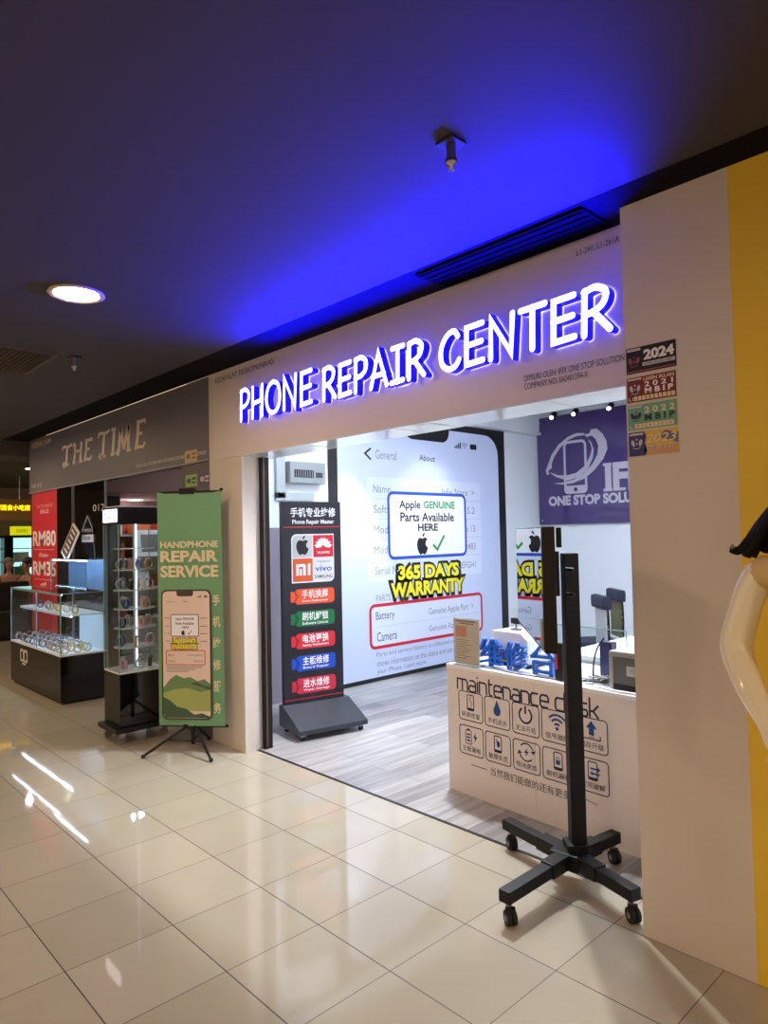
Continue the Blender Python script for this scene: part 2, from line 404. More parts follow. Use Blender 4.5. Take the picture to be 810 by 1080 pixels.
# ------------------------------------------------------------------ wall graphic of a phone
G = thing('wall_poster', 'huge wall poster of a phone screen with blue box and yellow warranty words', 'poster', (-1.95, 1.82, 0))
PW = mat('poster_pale_blue', (200, 211, 242), .4)
PC = mat('poster_card', (212, 221, 246), .4)
pb = MB().lohi((.0005, 0, .0), (.006, 2.98, 2.9), BLACK); pb.build('backing_board', G)
a = Art((.0065, -1.82, 0), (0, 1, 0), step=.0007)
a.rr(1.945, .045, 4.655, 2.815, .26, PW, 1, (0, 0, 1, 1))
a.poly(rrpts(2.93, 2.66, 3.70, 2.83, .13, (1, 1, 0, 0)), BLACK, 2)
a.stroke([(2.415, 2.51), (2.33, 2.45), (2.415, 2.385)], .022, BLACK, 2)
a.text('General', 2.48, 2.40, 2.80, 2.50, GREY, 2)
a.text('About', 3.17, 2.42, 3.44, 2.49, DGREY, 2, .01)
for i in range(4): a.rect(3.80+i*.032, 2.61, 3.822+i*.032, 2.635+i*.018, BLACK, 2)
for r in (.02, .045, .07): a.stroke([(3.99+r*math.cos(t*PI/12), 2.61+r*math.sin(t*PI/12)) for t in range(3, 10)], .012, GREY, 2)
a.rr(4.09, 2.615, 4.22, 2.68, .015, BLACK, 2)
a.rr(2.34, 1.06, 4.27, 2.20, .05, PC, 2)
for (t, x1, z, rt, rx) in (('Name', 2.70, 2.03, 'Infix Store  >', 3.55), ('Software Version', 3.3, 1.81, '15.2', 3.96), ('Model Name', 3.06, 1.585, 'iPhone 13', 3.72), ('Model Number', 3.14, 1.365, 'A2483', 3.88), ('Serial Number', 3.06, 1.14, 'F2LABEFGH1', 3.62)):
    a.text(t, 2.44, z, x1, z+.085, GREY, 3)
    a.text(rt, rx, z, 4.15, z+.08, GREY, 3)
    if z > 1.2: a.rect(2.44, z-.07, 4.27, z-.062, LGREY, 3)
a.text('PARTS AND SERVICE HISTORY', 2.45, .85, 3.5, .92, GREY, 3)
a.rr(2.36, .36, 4.24, .81, .05, PC, 2)
a.text('Battery', 2.44, .63, 2.72, .74, DGREY, 3); a.text('Genuine Apple Part  >', 3.27, .61, 4.08, .71, GREY, 3)
a.text('Camera', 2.45, .42, 2.75, .52, DGREY, 3); a.text('Genuine Apple Part  >', 3.27, .42, 4.08, .51, GREY, 3)
a.rect(2.44, .575, 4.24, .582, LGREY, 3)
a.ring(2.36, .36, 4.24, .81, .06, .034, RED, 4)
for t, z, x1 in (('Parts and service history is collected and', .245, 3.75), ('shows information on the status and use of', .155, 3.75), ('your iPhone. Learn more', .065, 3.21)): a.text(t, 2.44, z, x1, z+.065, GREY, 3)
a.rr(2.65, 1.30, 3.975, 2.045, .07, WHITE, 4); a.ring(2.66, 1.31, 3.965, 2.035, .07, .035, BLUE, 5)
a.text('Apple', 2.825, 1.835, 3.17, 1.955, BLACK, 6, .02); a.text('GENUINE', 3.225, 1.865, 3.77, 1.955, GREEN, 6, .03)
a.text('Parts Available', 2.84, 1.715, 3.75, 1.82, BLACK, 6, .02); a.text('HERE', 3.12, 1.605, 3.46, 1.69, BLACK, 6, .03)
fruit(a, 3.19, 1.455, .24, BLACK, 6)
tick(a, 3.37, 1.37, .2, .18, GREEN, 6)
for (t, x0, z0, x1, z1) in (('365 DAYS', 2.79, 1.06, 3.82, 1.225), ('WARRANTY', 2.67, .868, 3.91, 1.035)):
    a.text(t, x0-.045, z0-.04, x1+.045, z1+.04, BLACK, 6, .12); a.text(t, x0, z0, x1, z1, YELLOW, 7, .045)
a.build('printed_screen', G)

# ------------------------------------------------------------------ wall cabinet with vent (left wall)
CABG = mat('grey_cabinet_paint', (150, 158, 160), .4); CABL = mat('pale_grey_trunking', (176, 186, 188), .4)
cab = thing('air_curtain', 'small grey vented unit on pale trunking high on the shop wall', 'air unit', (-1.95, 1.47, 2.2))
hs = MB().lohi((0, -.18, -.11), (.09, .25, .10), CABG, .01).build('housing', cab)
v = MB()
v.lohi((.085, -.13, -.055), (.094, .1, .02), BLKPLASTIC)
for k in range(8): v.lohi((.092, -.12+k*.028, -.05), (.098, -.11+k*.028, .015), GREY)
v.build('vent_grille', hs)
MB().lohi((.088, .13, -.05), (.095, .21, .0), DGREY).build('display', hs)
MB().lohi((0, -.30, -.26), (.04, -.20, .2), CABL, .004).lohi((0, -.30, -.28), (.04, .14, -.20), CABL, .004).build('trunking', cab)

# ------------------------------------------------------------------ black stand sign "phone repair master"
SY = math.atan2(.525, .105)
S = thing('poster_stand', 'tall black wheeled stand with service tags and phone maker emblems beside the shop rail', 'sign stand', (-1.09, .65, 0), SY)
# local: x along the face, -y towards the viewer side, z up
PANB = mat('black_stand_panel', (24, 23, 33), .35)
MB().lohi((-.005, 0, .13), (.54, .045, 1.86), PANB, .004).build('panel', S)
bb = MB(); BM = mat('charcoal_sheet_metal', (46, 50, 58), .4, noise=.05)
prof = [(.06, .05), (-.33, .05), (-.33, .085), (-.02, .215), (.06, .215)]
M = Matrix(((0, 0, 1, .575), (1, 0, 0, 0), (0, 1, 0, 0), (0, 0, 0, 1)))
bb.prism(prof, .60, M, BM); sb = bb.build('base', S)
for x in (.02, .53):
    for y in (-.29, .02):
        w = MB(); w.cyl((x-.012, y, .022), (x+.012, y, .022), .022, RUBBER, n=14); w.lohi((x-.016, y-.016, .025), (x+.016, y+.016, .052), METAL); w.build('caster', sb)
a = Art((0, -.0005, 0), (1, 0, 0), step=.0006)
a.text('手机专业维修', .075, 1.73, .49, 1.81, WHITE, 1, .02)
a.text('Phone Repair Master', .09, 1.665, .475, 1.71, WHITE, 1, .02)
a.rect(.012, 1.645, .535, 1.653, RED, 1)
a.rr(.078, 1.19, .468, 1.59, .045, WHITE, 1, (0, 1, 0, 1))
a.rr(.088, 1.397, .268, 1.58, .04, LGREY, 2, (0, 0, 0, 1)); fruit(a, .178, 1.495, .15, BLACK, 3)
a.rect(.275, 1.397, .462, 1.58, mat('emblem_red', (214, 24, 50), .4), 2)
for k in range(8):
    t = PI*(k+.5)/8; cx, cy = .368, 1.478
    L0 = .085; w = .017; dx, dy = math.cos(t), math.sin(t)
    a.poly([(cx+dx*.012, cy+dy*.012), (cx+dx*.06-dy*w, cy+dy*.06+dx*w), (cx+dx*L0, cy+dy*L0), (cx+dx*.06+dy*w, cy+dy*.06-dx*w)], WHITE, 3)
a.text('HUAWEI', .315, 1.425, .425, 1.445, WHITE, 3, .02)
a.rect(.088, 1.2, .268, 1.39, mat('emblem_orange', (222, 92, 30), .4), 2)
MW = .024
a.rect(.118, 1.25, .118+MW, 1.345, WHITE, 3); a.poly([(.118, 1.345), (.118, 1.345-MW), (.18, 1.345-MW), (.18, 1.25), (.18+MW, 1.25), (.18+MW, 1.335), (.19, 1.345)], WHITE, 3); a.rect(.15, 1.25, .15+MW*.8, 1.305, WHITE, 3); a.rect(.222, 1.25, .222+MW, 1.345, WHITE, 3)
a.rr(.275, 1.2, .462, 1.39, .04, mat('emblem_pale', (222, 226, 232), .4), 2, (0, 1, 0, 0))
a.text('oppo', .31, 1.345, .43, 1.368, GREY, 3); a.text('vivo', .29, 1.28, .445, 1.325, BLUE, 3, .01); a.text('SAMSUNG', .285, 1.222, .45, 1.25, DGREY, 3, .01)
for i, (c, t, e) in enumerate((((232, 84, 34), '手机换屏', 'Screen Replacement'), ((16, 110, 62), '刷机解锁', 'Software Unlock'), ((206, 34, 48), '电池更换', 'Battery Replacement'), ((22, 70, 186), '主板维修', 'Board Repair'), ((196, 34, 66), '进水维修', 'Water Damage'))):
    z = 1.015-i*.1815; cm = mat('tag_colour_%s' % e.split()[0].lower(), c, .45)
    a.rr(.105, z, .465, z+.125, .03, cm, 1); a.poly([(.065, z+.02), (.12, z+.02), (.12, z+.105), (.065, z+.105)], cm, 1)
    a.stroke([(.095, z+.1), (.135, z+.0625), (.095, z+.025)], .005, BLACK, 2)
    a.text(t, .165, z+.045, .405, z+.115, WHITE, 2, .015); a.text(e, .165, z+.012, .405, z+.036, WHITE, 2, .015)
a.rect(.0, .245, .53, .251, RED, 1)
a.text('— 因为专注  所以专业 —', .05, .175, .47, .205, LGREY, 1, .01)
a.build('printed_face', S)

# ------------------------------------------------------------------ maintenance desk
DZ = .766
DY = math.atan2(.587-.648, 1.27)
D = thing('service_desk', 'white maintenance desk with rows of blue line icons across its front', 'desk', (.66, .648, 0), DY)
DESKW = mat('desk_white_laminate', (228, 220, 218), .35, noise=.02, nscale=2)
MB().lohi((0, 0, 0), (.6555, .55, DZ-.02), DESKW).lohi((.6575, 0, 0), (1.5, .55, DZ-.02), DESKW).build('cabinet', D)
MB().lohi((-.003, -.003, DZ-.02), (1.5, .56, DZ), mat('desk_top_white', (240, 242, 246), .25)).build('desktop', D)
INK = mat('navy_ink', (26, 30, 74), .5); INKB = mat('blue_ink', (20, 66, 150), .5)
a = Art((0, -.0008, 0), (1, 0, 0), step=.0005)
def squared(a, word, x0, x1, y0, h, w, m):
    A = {'m': (1.5, [[(0, 0), (0, .62), (1.1, .62), (1.3, .5), (1.3, 0)], [(.65, .62), (.65, 0)]]),
         'a': (1.05, [[(.1, .62), (.65, .62), (.85, .5), (.85, 0), (.15, 0), (0, .1), (0, .22), (.15, .33), (.85, .33)]]),
         'i': (.3, [[(.05, 0), (.05, .62)], [(.05, .8), (.05, .9)]]),
         'n': (1.05, [[(0, 0), (0, .62), (.65, .62), (.85, .5), (.85, 0)]]),
         't': (.75, [[(.15, .9), (.15, .12), (.3, 0), (.55, 0)], [(0, .62), (.55, .62)]]),
         'e': (1.05, [[(.8, 0), (.15, 0), (0, .12), (0, .5), (.15, .62), (.7, .62), (.85, .5), (.85, .31), (0, .31)]]),
         'c': (1.0, [[(.8, 0), (.15, 0), (0, .12), (0, .5), (.15, .62), (.8, .62)]]),
         'd': (1.05, [[(.85, .62), (.15, .62), (0, .5), (0, .12), (.15, 0), (.85, 0), (.85, .95)]]),
         's': (1.0, [[(.8, .62), (.15, .62), (0, .52), (0, .4), (.12, .31), (.7, .31), (.8, .22), (.8, .1), (.68, 0), (0, 0)]]),
         'k': (.9, [[(0, 0), (0, .95)], [(0, .31), (.3, .31), (.75, .62)], [(.3, .31), (.75, 0)]]), ' ': (1., [])}
    tot = sum(A[c][0] for c in word)-.2; k = (x1-x0)/tot; x = x0
    for c in word:
        for s in A[c][1]: a.stroke([(x+p*k, y0+q*h) for p, q in s], w, m, 1)
        x += A[c][0]*k
squared(a, 'maintenance', .088, .755, .622, .105, .011, INK)
squared(a, 'desk', .80, 1.055, .622, .105, .011, INK)
cells = [(.097, .285), (.303, .488), (.507, .690), (.708, .905), (.924, 1.105)]
cap = [['碎屏修复', '手机进水', '无法开机', '信号故障', '内存升级'], ['主板漏电', '触摸失灵', '电池更换', '刷机解锁', '权限破解']]
for r, (z0, z1) in enumerate(((.447, .617), (.245, .413))):
    for i, (x0, x1) in enumerate(cells):
        a.ring(x0, z0, x1, z1, .02, .0055, INK, 1)
        a.text(cap[r][i], x0+.022, z0+.018, x1-.022, z0+.05, INK, 1)
        cx = (x0+x1)/2; cz = z0+.108; k = (r, i)
        if k in ((0, 0), (1, 1), (1, 3), (1, 4)):
            a.ring(cx-.026, cz-.045, cx+.026, cz+.045, .008, .006, INK, 1); a.rect(cx-.026, cz-.045, cx+.026, cz-.032, INK, 1)
            if i == 0: a.stroke([(cx+.005, cz+.04), (cx-.006, cz+.015), (cx+.01, cz), (cx, cz-.03)], .004, INKB, 2)
            if i == 1: a.ell(cx+.004, cz, .012, .018, INKB, 2); a.stroke([(cx-.004, cz+.005), (cx-.012, cz+.028)], .007, INKB, 2)
            if i == 3: a.rr(cx-.013, cz-.018, cx+.013, cz+.004, .003, INKB, 2); a.ring(cx-.009, cz, cx+.009, cz+.02, .006, .004, INKB, 2)
            if i == 4: a.stroke([(cx-.012, cz+.012), (cx+.034, cz+.012)], .009, INKB, 2); a.poly([(cx+.03, cz+.024), (cx+.046, cz+.012), (cx+.03, cz)], INKB, 2); a.stroke([(cx-.005, cz-.012), (cx+.04, cz-.012)], .009, INKB, 2); a.poly([(cx, cz), (cx-.016, cz-.012), (cx, cz-.024)], INKB, 2)
        elif k == (0, 1):
            P = [(cx, cz+.05), (cx+.014, cz+.018), (cx+.027, cz-.008), (cx+.022, cz-.032), (cx, cz-.043), (cx-.022, cz-.032), (cx-.027, cz-.008), (cx-.014, cz+.018)]
            a.poly(P, INKB, 2)
        elif k == (0, 2):
            a.stroke([(cx+.042*math.sin(t), cz+.042*math.cos(t)) for t in [.55+j*(2*PI-1.1)/18 for j in range(19)]], .011, INK, 1); a.stroke([(cx, cz+.052), (cx, cz+.008)], .011, INK, 1)
        elif k == (0, 3):
            for q in (.022, .046, .07): a.stroke([(cx+q*math.sin(t), cz-.03+q*math.cos(t)) for t in [-.8+j*1.6/8 for j in range(9)]], .011, INKB, 2)
            a.ell(cx, cz-.032, .01, .01, INKB, 2)
        elif k == (0, 4):
            a.poly([(cx, cz+.05), (cx+.032, cz+.012), (cx+.015, cz+.012), (cx+.015, cz-.024), (cx-.015, cz-.024), (cx-.015, cz+.012), (cx-.032, cz+.012)], INKB, 2); a.rect(cx-.015, cz-.035, cx+.015, cz-.03, INKB, 2)
            a.stroke([(cx-.05, cz-.02), (cx-.05, cz-.042), (cx+.05, cz-.042), (cx+.05, cz-.02)], .006, INK, 1)
        elif k == (1, 0):
            a.ring(cx-.045, cz-.045, cx+.0, cz+.034, .006, .005, INK, 1); a.rect(cx-.032, cz+.036, cx-.012, cz+.045, INK, 1)
            for q in (-.03, -.012, .006): a.rect(cx-.036, cz+q, cx-.009, cz+q+.01, INKB, 2)
            a.poly([(cx+.034, cz+.03), (cx+.018, cz-.004), (cx+.03, cz-.004), (cx+.022, cz-.034), (cx+.046, cz+.006), (cx+.033, cz+.006)], INK, 1)
        elif k == (1, 2):
            for s0 in (0, PI):
                a.stroke([(cx+.048*math.cos(t+s0), cz+.048*math.sin(t+s0)) for t in [.35+j*2.1/10 for j in range(11)]], .008, INK, 1)
                t = s0+.3; a.poly([(cx+.066*math.cos(t), cz+.066*math.sin(t)), (cx+.03*math.cos(t), cz+.03*math.sin(t)), (cx+.05*math.cos(t-.4), cz+.05*math.sin(t-.4))], INK, 1)
            a.poly([(cx+.008, cz+.024), (cx-.018, cz-.004), (cx-.002, cz-.004), (cx-.008, cz-.024), (cx+.018, cz+.006), (cx+.002, cz+.006)], INKB, 2)
a.stroke([(.183, .188), (.31, .188)], .004, INK, 1); a.stroke([(.885, .192), (.98, .198), (1.035, .188)], .004, INK, 1)
a.text('当然我们能做的还有更多', .335, .165, .875, .212, DGREY, 1)
a.build('printed_front', D)
def desk_pt(s, d, z=DZ):
    return (.66+s*math.cos(DY)-d*math.sin(DY), .648+s*math.sin(DY)+d*math.cos(DY), z)

# acrylic notice holder
T = thing('notice_holder', 'clear acrylic holder with a pinkish printed notice on the desk corner', 'notice', desk_pt(.03, .03), DY)
MB().lohi((0, 0, .003), (.215, .003, .285), CLEAR).lohi((0, .009, .003), (.215, .012, .285), CLEAR).lohi((0, -.02, 0), (.215, .06, .003), CLEAR).build('holder', T)
MB().lohi((.004, .004, .006), (.211, .008, .28), mat('pinkish_paper', (224, 204, 196), .7)).build('paper', T)
a = Art((0, .0035, 0), (1, 0, 0), step=.0002)
NI = mat('faded_ink', (150, 110, 104), .7); NR = mat('faded_red_patch', (226, 150, 130), .7)
a.rect(.02, .262, .19, .27, NI); a.rect(.05, .25, .17, .256, NI); a.rect(.02, .17, .11, .235, NR)
for k in range(9): a.rect(.025, .15-.014*k, .1+.08*random.random(), .1535-.014*k, NI)
a.build('print', T)

# blue acrylic characters
BL = mat('blue_acrylic', (20, 98, 200), .25)
def char_block(ch, s0, s1, d, h, label):
    v, f = glyphs(ch, .012)
    ax = min(p[0] for p in v); bx = max(p[0] for p in v); ay = min(p[1] for p in v); by = max(p[1] for p in v)
    w = s1-s0
    P = [((p[0]-ax)/(bx-ax)*w, (p[1]-ay)/(by-ay)*h) for p in v]
    bm = bmesh.new(); vs = [bm.verts.new((x, 0, z)) for x, z in P]
    for q in f:
        try: bm.faces.new([vs[i] for i in q])
        except ValueError: pass
    bmesh.ops.remove_doubles(bm, verts=bm.verts[:], dist=1e-5)
    r = bmesh.ops.extrude_face_region(bm, geom=bm.faces[:])
    for e in r['geom']:
        if isinstance(e, bmesh.types.BMVert): e.co.y += .03
    bmesh.ops.recalc_face_normals(bm, faces=bm.faces[:])
    o = MB().from_bm(bm, BL).build('desk_letter')
    o.location = desk_pt(s0, d); o.rotation_euler = (0, 0, DY)
    tag(o, label, 'letter')
char_block('维', .175, .345, .10, .165, 'blue acrylic character with a thread radical, nearest the pinkish notice on the desk')
char_block('修', .37, .535, .10, .165, 'blue acrylic character in the middle of the three standing on the desk')
char_block('台', .56, .735, .10, .165, 'blue acrylic character with a box shape, standing nearest the black pole')

# white device with black base, small camera on top
W = thing('bench_machine', 'white desktop machine with chamfered lid and black base behind the blue characters', 'machine', desk_pt(.20, .20), DY)
wm = mat('white_enclosure', (226, 230, 234), .35)
bmx = MB(); M = Matrix(((1, 0, 0, 0), (0, 0, -1, 0), (0, 1, 0, 0), (0, 0, 0, 1)))
bmx.prism([(0, .02), (.27, .02), (.27, .16), (.22, .20), (0, .20)], .22, M, wm); bmx.build('housing', W)
MB().lohi((-.01, -.01, 0), (.28, .23, .02), BLKPLASTIC).lohi((-.002, -.004, .085), (.272, -.001, .091), BLKPLASTIC).build('base', W)
MB().lohi((.02, -.003, .03), (.18, -.001, .08), DGREY).build('front_panel', W)
K = thing('desk_camera', 'small black camera on a short stalk standing on the white machine', 'camera', desk_pt(.31, .30, DZ+.20), DY)
MB().lohi((-.03, -.02, 0), (.03, .02, .012), GREY, .003).build('base', K)
MB().cyl((0, 0, .012), (0, 0, .045), .006, GREY).build('stalk', K)
MB().lohi((-.03, -.016, .04), (.03, .016, .075), BLKPLASTIC, .004).build('head', K)

# sneeze-guard glass along the desk
gl = thing('glass_screen', 'clear upright glass screen running along the back of the service desk', 'glass screen', desk_pt(.36, .42), DY)
MB().lohi((0, 0, 0), (.62, .006, .24), CLEAR).build('pane', gl)
MB().lohi((0, -.001, .24), (.62, .007, .244), GLASSEDGE).lohi((.617, -.001, 0), (.621, .007, .24), GLASSEDGE).build('edge', gl)
MB().lohi((.02, -.01, 0), (.05, .016, .03), METAL).build('clamp', gl); MB().lohi((.57, -.01, 0), (.60, .016, .03), METAL).build('clamp', gl)

# dark blue box behind the pole
bx = thing('accessory_box', 'upright dark navy box on the desk just right of the black pole', 'box', desk_pt(.885, .30), DY)
MB().lohi((0, 0, 0), (.075, .05, .19), mat('navy_card', (34, 38, 76), .4), .002).build('carton', bx)
a = Art((0, -.0005, 0), (1, 0, 0)); a.rect(.01, .02, .065, .17, mat('navy_label', (44, 50, 96), .35)); a.build('label_plate', bx)
rx = thing('card_reader', 'slim black upright device with a red stripe just left of the black pole', 'device', desk_pt(.765, .05), DY)
MB().lohi((0, 0, 0), (.05, .03, .20), BLKPLASTIC, .004).build('casing', rx)
MB().lohi((.004, -.002, .06), (.02, .001, .15), mat('red_card', (196, 40, 70), .4)).build('stripe', rx)

# tangle of leads and a thin aerial
cb = MB()
x, y, z = desk_pt(.98, .12)
for k in range(7):
    pts = [(x+random.uniform(-.08, .1), y+random.uniform(-.05, .1), z+.008+random.uniform(0, .03)) for _ in range(5)]
    cb.tube(pts, .004, BLKPLASTIC if k % 2 else mat('grey_cable', (150, 152, 150), .5), 6)
tag(cb.build('cable_tangle'), 'tangle of black and grey leads on the desk between pole and grey case', 'cables')
x, y, z = desk_pt(.93, .16)
tag(MB().tube([(x, y, z), (x+.005, y, z+.09), (x+.02, y+.01, z+.17), (x+.06, y+.02, z+.235)], .0045, BLKPLASTIC, 6).build('lead'), 'thin black lead curving upright beside the black pole above the desk', 'cable')
pts = [desk_pt(.25, .035, DZ+.004), desk_pt(.36, .05, DZ+.004), desk_pt(.5, .03, DZ+.004), desk_pt(.66, .045, DZ+.004), desk_pt(.8, .05, DZ+.004)]
tag(MB().tube(pts, .003, BLKPLASTIC, 6).build('cable'), 'black cable lying along the front of the desktop below the blue characters', 'cable')
pts = [desk_pt(1.0, .06, DZ+.006), desk_pt(1.12, .02, DZ+.006), desk_pt(1.25, .03, DZ+.006), desk_pt(1.42, .03, DZ+.006)]
tag(MB().tube(pts, .006, WHITE, 6).build('white_cable'), 'white cable lying at the desk edge in front of the grey case', 'cable')

# grey case
gc = thing('metal_case', 'grey metal case with pale frame and label at the desk end by the column', 'case', desk_pt(1.075, .08), DY)
gm = mat('warm_grey_metal', (170, 170, 164), .45); gd = mat('dark_grey_front', (94, 96, 94), .4)
MB().lohi((0, 0, .0), (.36, .3, .19), gm, .006).build('housing', gc)
MB().lohi((.025, -.004, .03), (.36, .001, .165), gd).lohi((.025, -.006, .0), (.36, .0, .03), BLKPLASTIC).build('front_panel', gc)
a = Art((0, -.0045, 0), (1, 0, 0)); a.rect(.10, .075, .24, .125, mat('case_label', (186, 186, 178), .5), 1); a.text('POWER', .12, .09, .2, .11, GREY, 2); a.build('label_plate', gc)

# ------------------------------------------------------------------ second work desk, chairs
wd = thing('work_table', 'plain white work table farther inside the shop behind the service desk', 'table', (.98, 1.42, 0))
MB().lohi((0, 0, .735), (1.5, .95, .765), mat('white_worktop', (244, 244, 246), .3), .004).build('tabletop', wd)
for x in (.04, 1.46):
    for y in (.05, .9): MB().lohi((x-.025, y-.025, 0), (x+.025, y+.025, .735), LGREY).build('leg', wd)
MB().lohi((.03, .02, .25), (1.47, .04, .735), LGREY).build('front_panel', wd)
tag(MB().lohi((1.45, 2.0, .766), (1.75, 2.22, .80), mat('stacked_paper', (246, 246, 246), .6), .002).build('paper_stack'), 'low stack of white paper on the far white work table', 'paper')
def chair(loc, rz, label, backing):
    c = thing('office_chair', label, 'chair', loc, rz, 'chairs at the back of the shop')
    nav = mat('navy_mesh_fabric', (34, 36, 60), .7)
    MB().box((0, 0, .46), (.40, .40, .07), nav, .03).build('seat', c)
    b = MB(); b.box((0, .21, .925), (.38, .08, .12), nav, .035); b.build('headrest', c)
    lat = MB(); LM = mat('%s_mesh' % backing, dict(olive=(96, 96, 60), pale=(176, 178, 180))[backing], .7)
    lat.lohi((-.14, .2, .52), (.14, .215, .88), LM)
    for k in range(6):
        lat.tube([(-.14, .225, .53+k*.06), (-.05, .235, .58+k*.06), (.05, .235, .54+k*.06), (.14, .225, .57+k*.06)], .011, BLKPLASTIC, 6)
        lat.tube([(-.14+k*.056, .225, .52), (-.12+k*.05, .235, .7), (-.14+k*.056, .225, .88)], .009, BLKPLASTIC, 6)
    lat.build('backrest', c)
    MB().cyl((0, 0, .08), (0, 0, .43), .025, METAL).build('post', c)
    for k in range(5):
        t = 2*PI*k/5; l = MB(); l.box((.14*math.cos(t), .14*math.sin(t), .075), (.28, .04, .03), BLKPLASTIC, .005, Matrix.Rotation(t, 4, 'Z')); l.cyl((.27*math.cos(t), .27*math.sin(t)-.012, .028), (.27*math.cos(t), .27*math.sin(t)+.012, .028), .028, RUBBER, n=12); l.build('leg', c)
    return c
chair((.19, 2.96, 0), -.75, 'navy topped office chair with dark net over a pale back, nearer the black pole', 'pale')
chair((-.03, 3.64, 0), -.75, 'navy topped office chair with olive back, nearer the white column', 'olive')

# ------------------------------------------------------------------ purple wall sign
PS = thing('wall_sign', 'glossy deep purple panel with grey phone emblem on the shop back wall', 'sign', (-1.9, 5.5, 1.66))
MB().lohi((0, 0, 0), (2.05, .012, 1.47), mat('purple_acrylic', (70, 56, 108), .06)).build('panel', PS)
for x in (.05, 2.0):
    for z in (.06, 1.4): MB().cyl((x, -.006, z), (x, .05, z), .012, METAL).build('standoff', PS)
a = Art((1.9, -.001, -1.66), (1, 0, 0), step=.0008)
SG = mat('silver_grey_vinyl', (186, 180, 196), .4)
a.ring(-1.475, 2.085, -1.165, 2.752, .06, .034, SG, 1); a.rr(-1.494, 2.062, -1.147, 2.17, .06, SG, 3, (1, 1, 0, 0)); a.ell(-1.32, 2.118, .028, .028, mat('purple_dot', (66, 52, 104), .2), 4)
SW = [[(-1.072, 2.883), (-.99, 2.883), (-.912, 2.81), (-.858, 2.709), (-.851, 2.603), (-.912, 2.483), (-1.044, 2.347), (-1.189, 2.251), (-1.36, 2.203), (-1.509, 2.194), (-1.661, 2.219), (-1.508, 2.22), (-1.334, 2.251), (-1.186, 2.326), (-1.064, 2.434), (-.99, 2.554), (-.975, 2.659), (-1.007, 2.747), (-1.063, 2.801), (-1.141, 2.791), (-1.169, 2.826), (-1.097, 2.833)],
 [(-1.708, 2.368), (-1.607, 2.3), (-1.433, 2.241), (-1.26, 2.278), (-1.125, 2.386), (-1.056, 2.518), (-1.041, 2.623), (-1.078, 2.723), (-1.123, 2.761), (-1.083, 2.692), (-1.069, 2.626), (-1.095, 2.543), (-1.171, 2.422), (-1.306, 2.336), (-1.455, 2.311), (-1.581, 2.325), (-1.682, 2.366)],
 [(-1.76, 2.343), (-1.771, 2.407), (-1.729, 2.494), (-1.673, 2.612), (-1.567, 2.734), (-1.413, 2.827), (-1.288, 2.86), (-1.168, 2.846), (-1.169, 2.82), (-1.29, 2.819), (-1.414, 2.783), (-1.543, 2.687), (-1.636, 2.574), (-1.678, 2.489), (-1.674, 2.426), (-1.706, 2.42), (-1.733, 2.393), (-1.721, 2.345)]]
for P in SW: a.poly(P[::-1] if sum(P[i-1][0]*P[i][1]-P[i][0]*P[i-1][1] for i in range(len(P))) < 0 else P, SG, 2)
a.text('IFIX', -.895, 2.065, -.14, 2.425, SG, 1, .05)
for x0, x1 in ((-.921, -.80), (-.768, -.62)): a.rect(x0, 2.065, x1, 2.10, SG, 2)
a.rect(-.921, 2.39, -.80, 2.425, SG, 2); a.rect(-.768, 2.39, -.70, 2.425, SG, 2)
a.text('ONE STOP SOLUTION', -1.741, 1.91, -.145, 2.045, SG, 1, .05)
a.build('emblem', PS)

# track lights at the back
tr = thing('track_light', 'black ceiling track with three small spotlights above the purple sign', 'track light', (-1.0, 4.95, 3.25))
MB().lohi((-.65, -.015, -.17), (.75, .015, -.145), BLKMETAL).cyl((-.5, 0, -.15), (-.5, 0, 0), .008, BLKMETAL).cyl((.6, 0, -.15), (.6, 0, 0), .008, BLKMETAL).build('rail', tr)
LED = mat('spot_lens', (255, 255, 255), .3, emit=12., ecol=(244, 246, 255))
for x in (-.28, .03, .5):
    h = MB(); h.cyl((x, .0, -.17), (x, .0, -.21), .01, BLKMETAL); h.cyl((x-.01, .05, -.19), (x+.02, -.07, -.25), .035, BLKMETAL, n=18); hb = h.build('spot_head', tr)
    MB().cyl((x+.0195, -.068, -.249), (x+.0225, -.080, -.255), .02, LED, n=18).build('lens', hb)

# unseen ceiling panels added to light the shop
PANEL = mat('led_panel', (255, 255, 255), .5, emit=30., ecol=(228, 239, 255))
for i, (x, y) in enumerate(((-.6, 1.5), (1.5, 1.6), (.1, 2.9), (1.6, 3.9))):
    t = thing('added_panel_light', 'unseen square white ceiling panel added to light the phone shop, ' + ('front near poster', 'front near column', 'rear near poster', 'rear near column')[i], 'ceiling light', (x, y, 3.25))
    MB().lohi((-.32, -.32, -.03), (.32, .32, 0), WALLI).build('frame', t)
    MB().lohi((-.29, -.29, -.034), (.29, .29, -.0301), PANEL).build('diffuser', t)

sdl = thing('shop_downlight', 'round white spotlight fitting in the phone shop ceiling near the opening', 'ceiling light', (.35, 1.2, 3.25))
MB().lathe([(.11, 0), (.115, -.012), (.09, -.02), (.08, -.004)], (0, 0, 0), WALLI).build('rim', sdl)
MB().cyl((0, 0, -.006), (0, 0, -.002), .082, LED, n=28).build('diffuser', sdl)

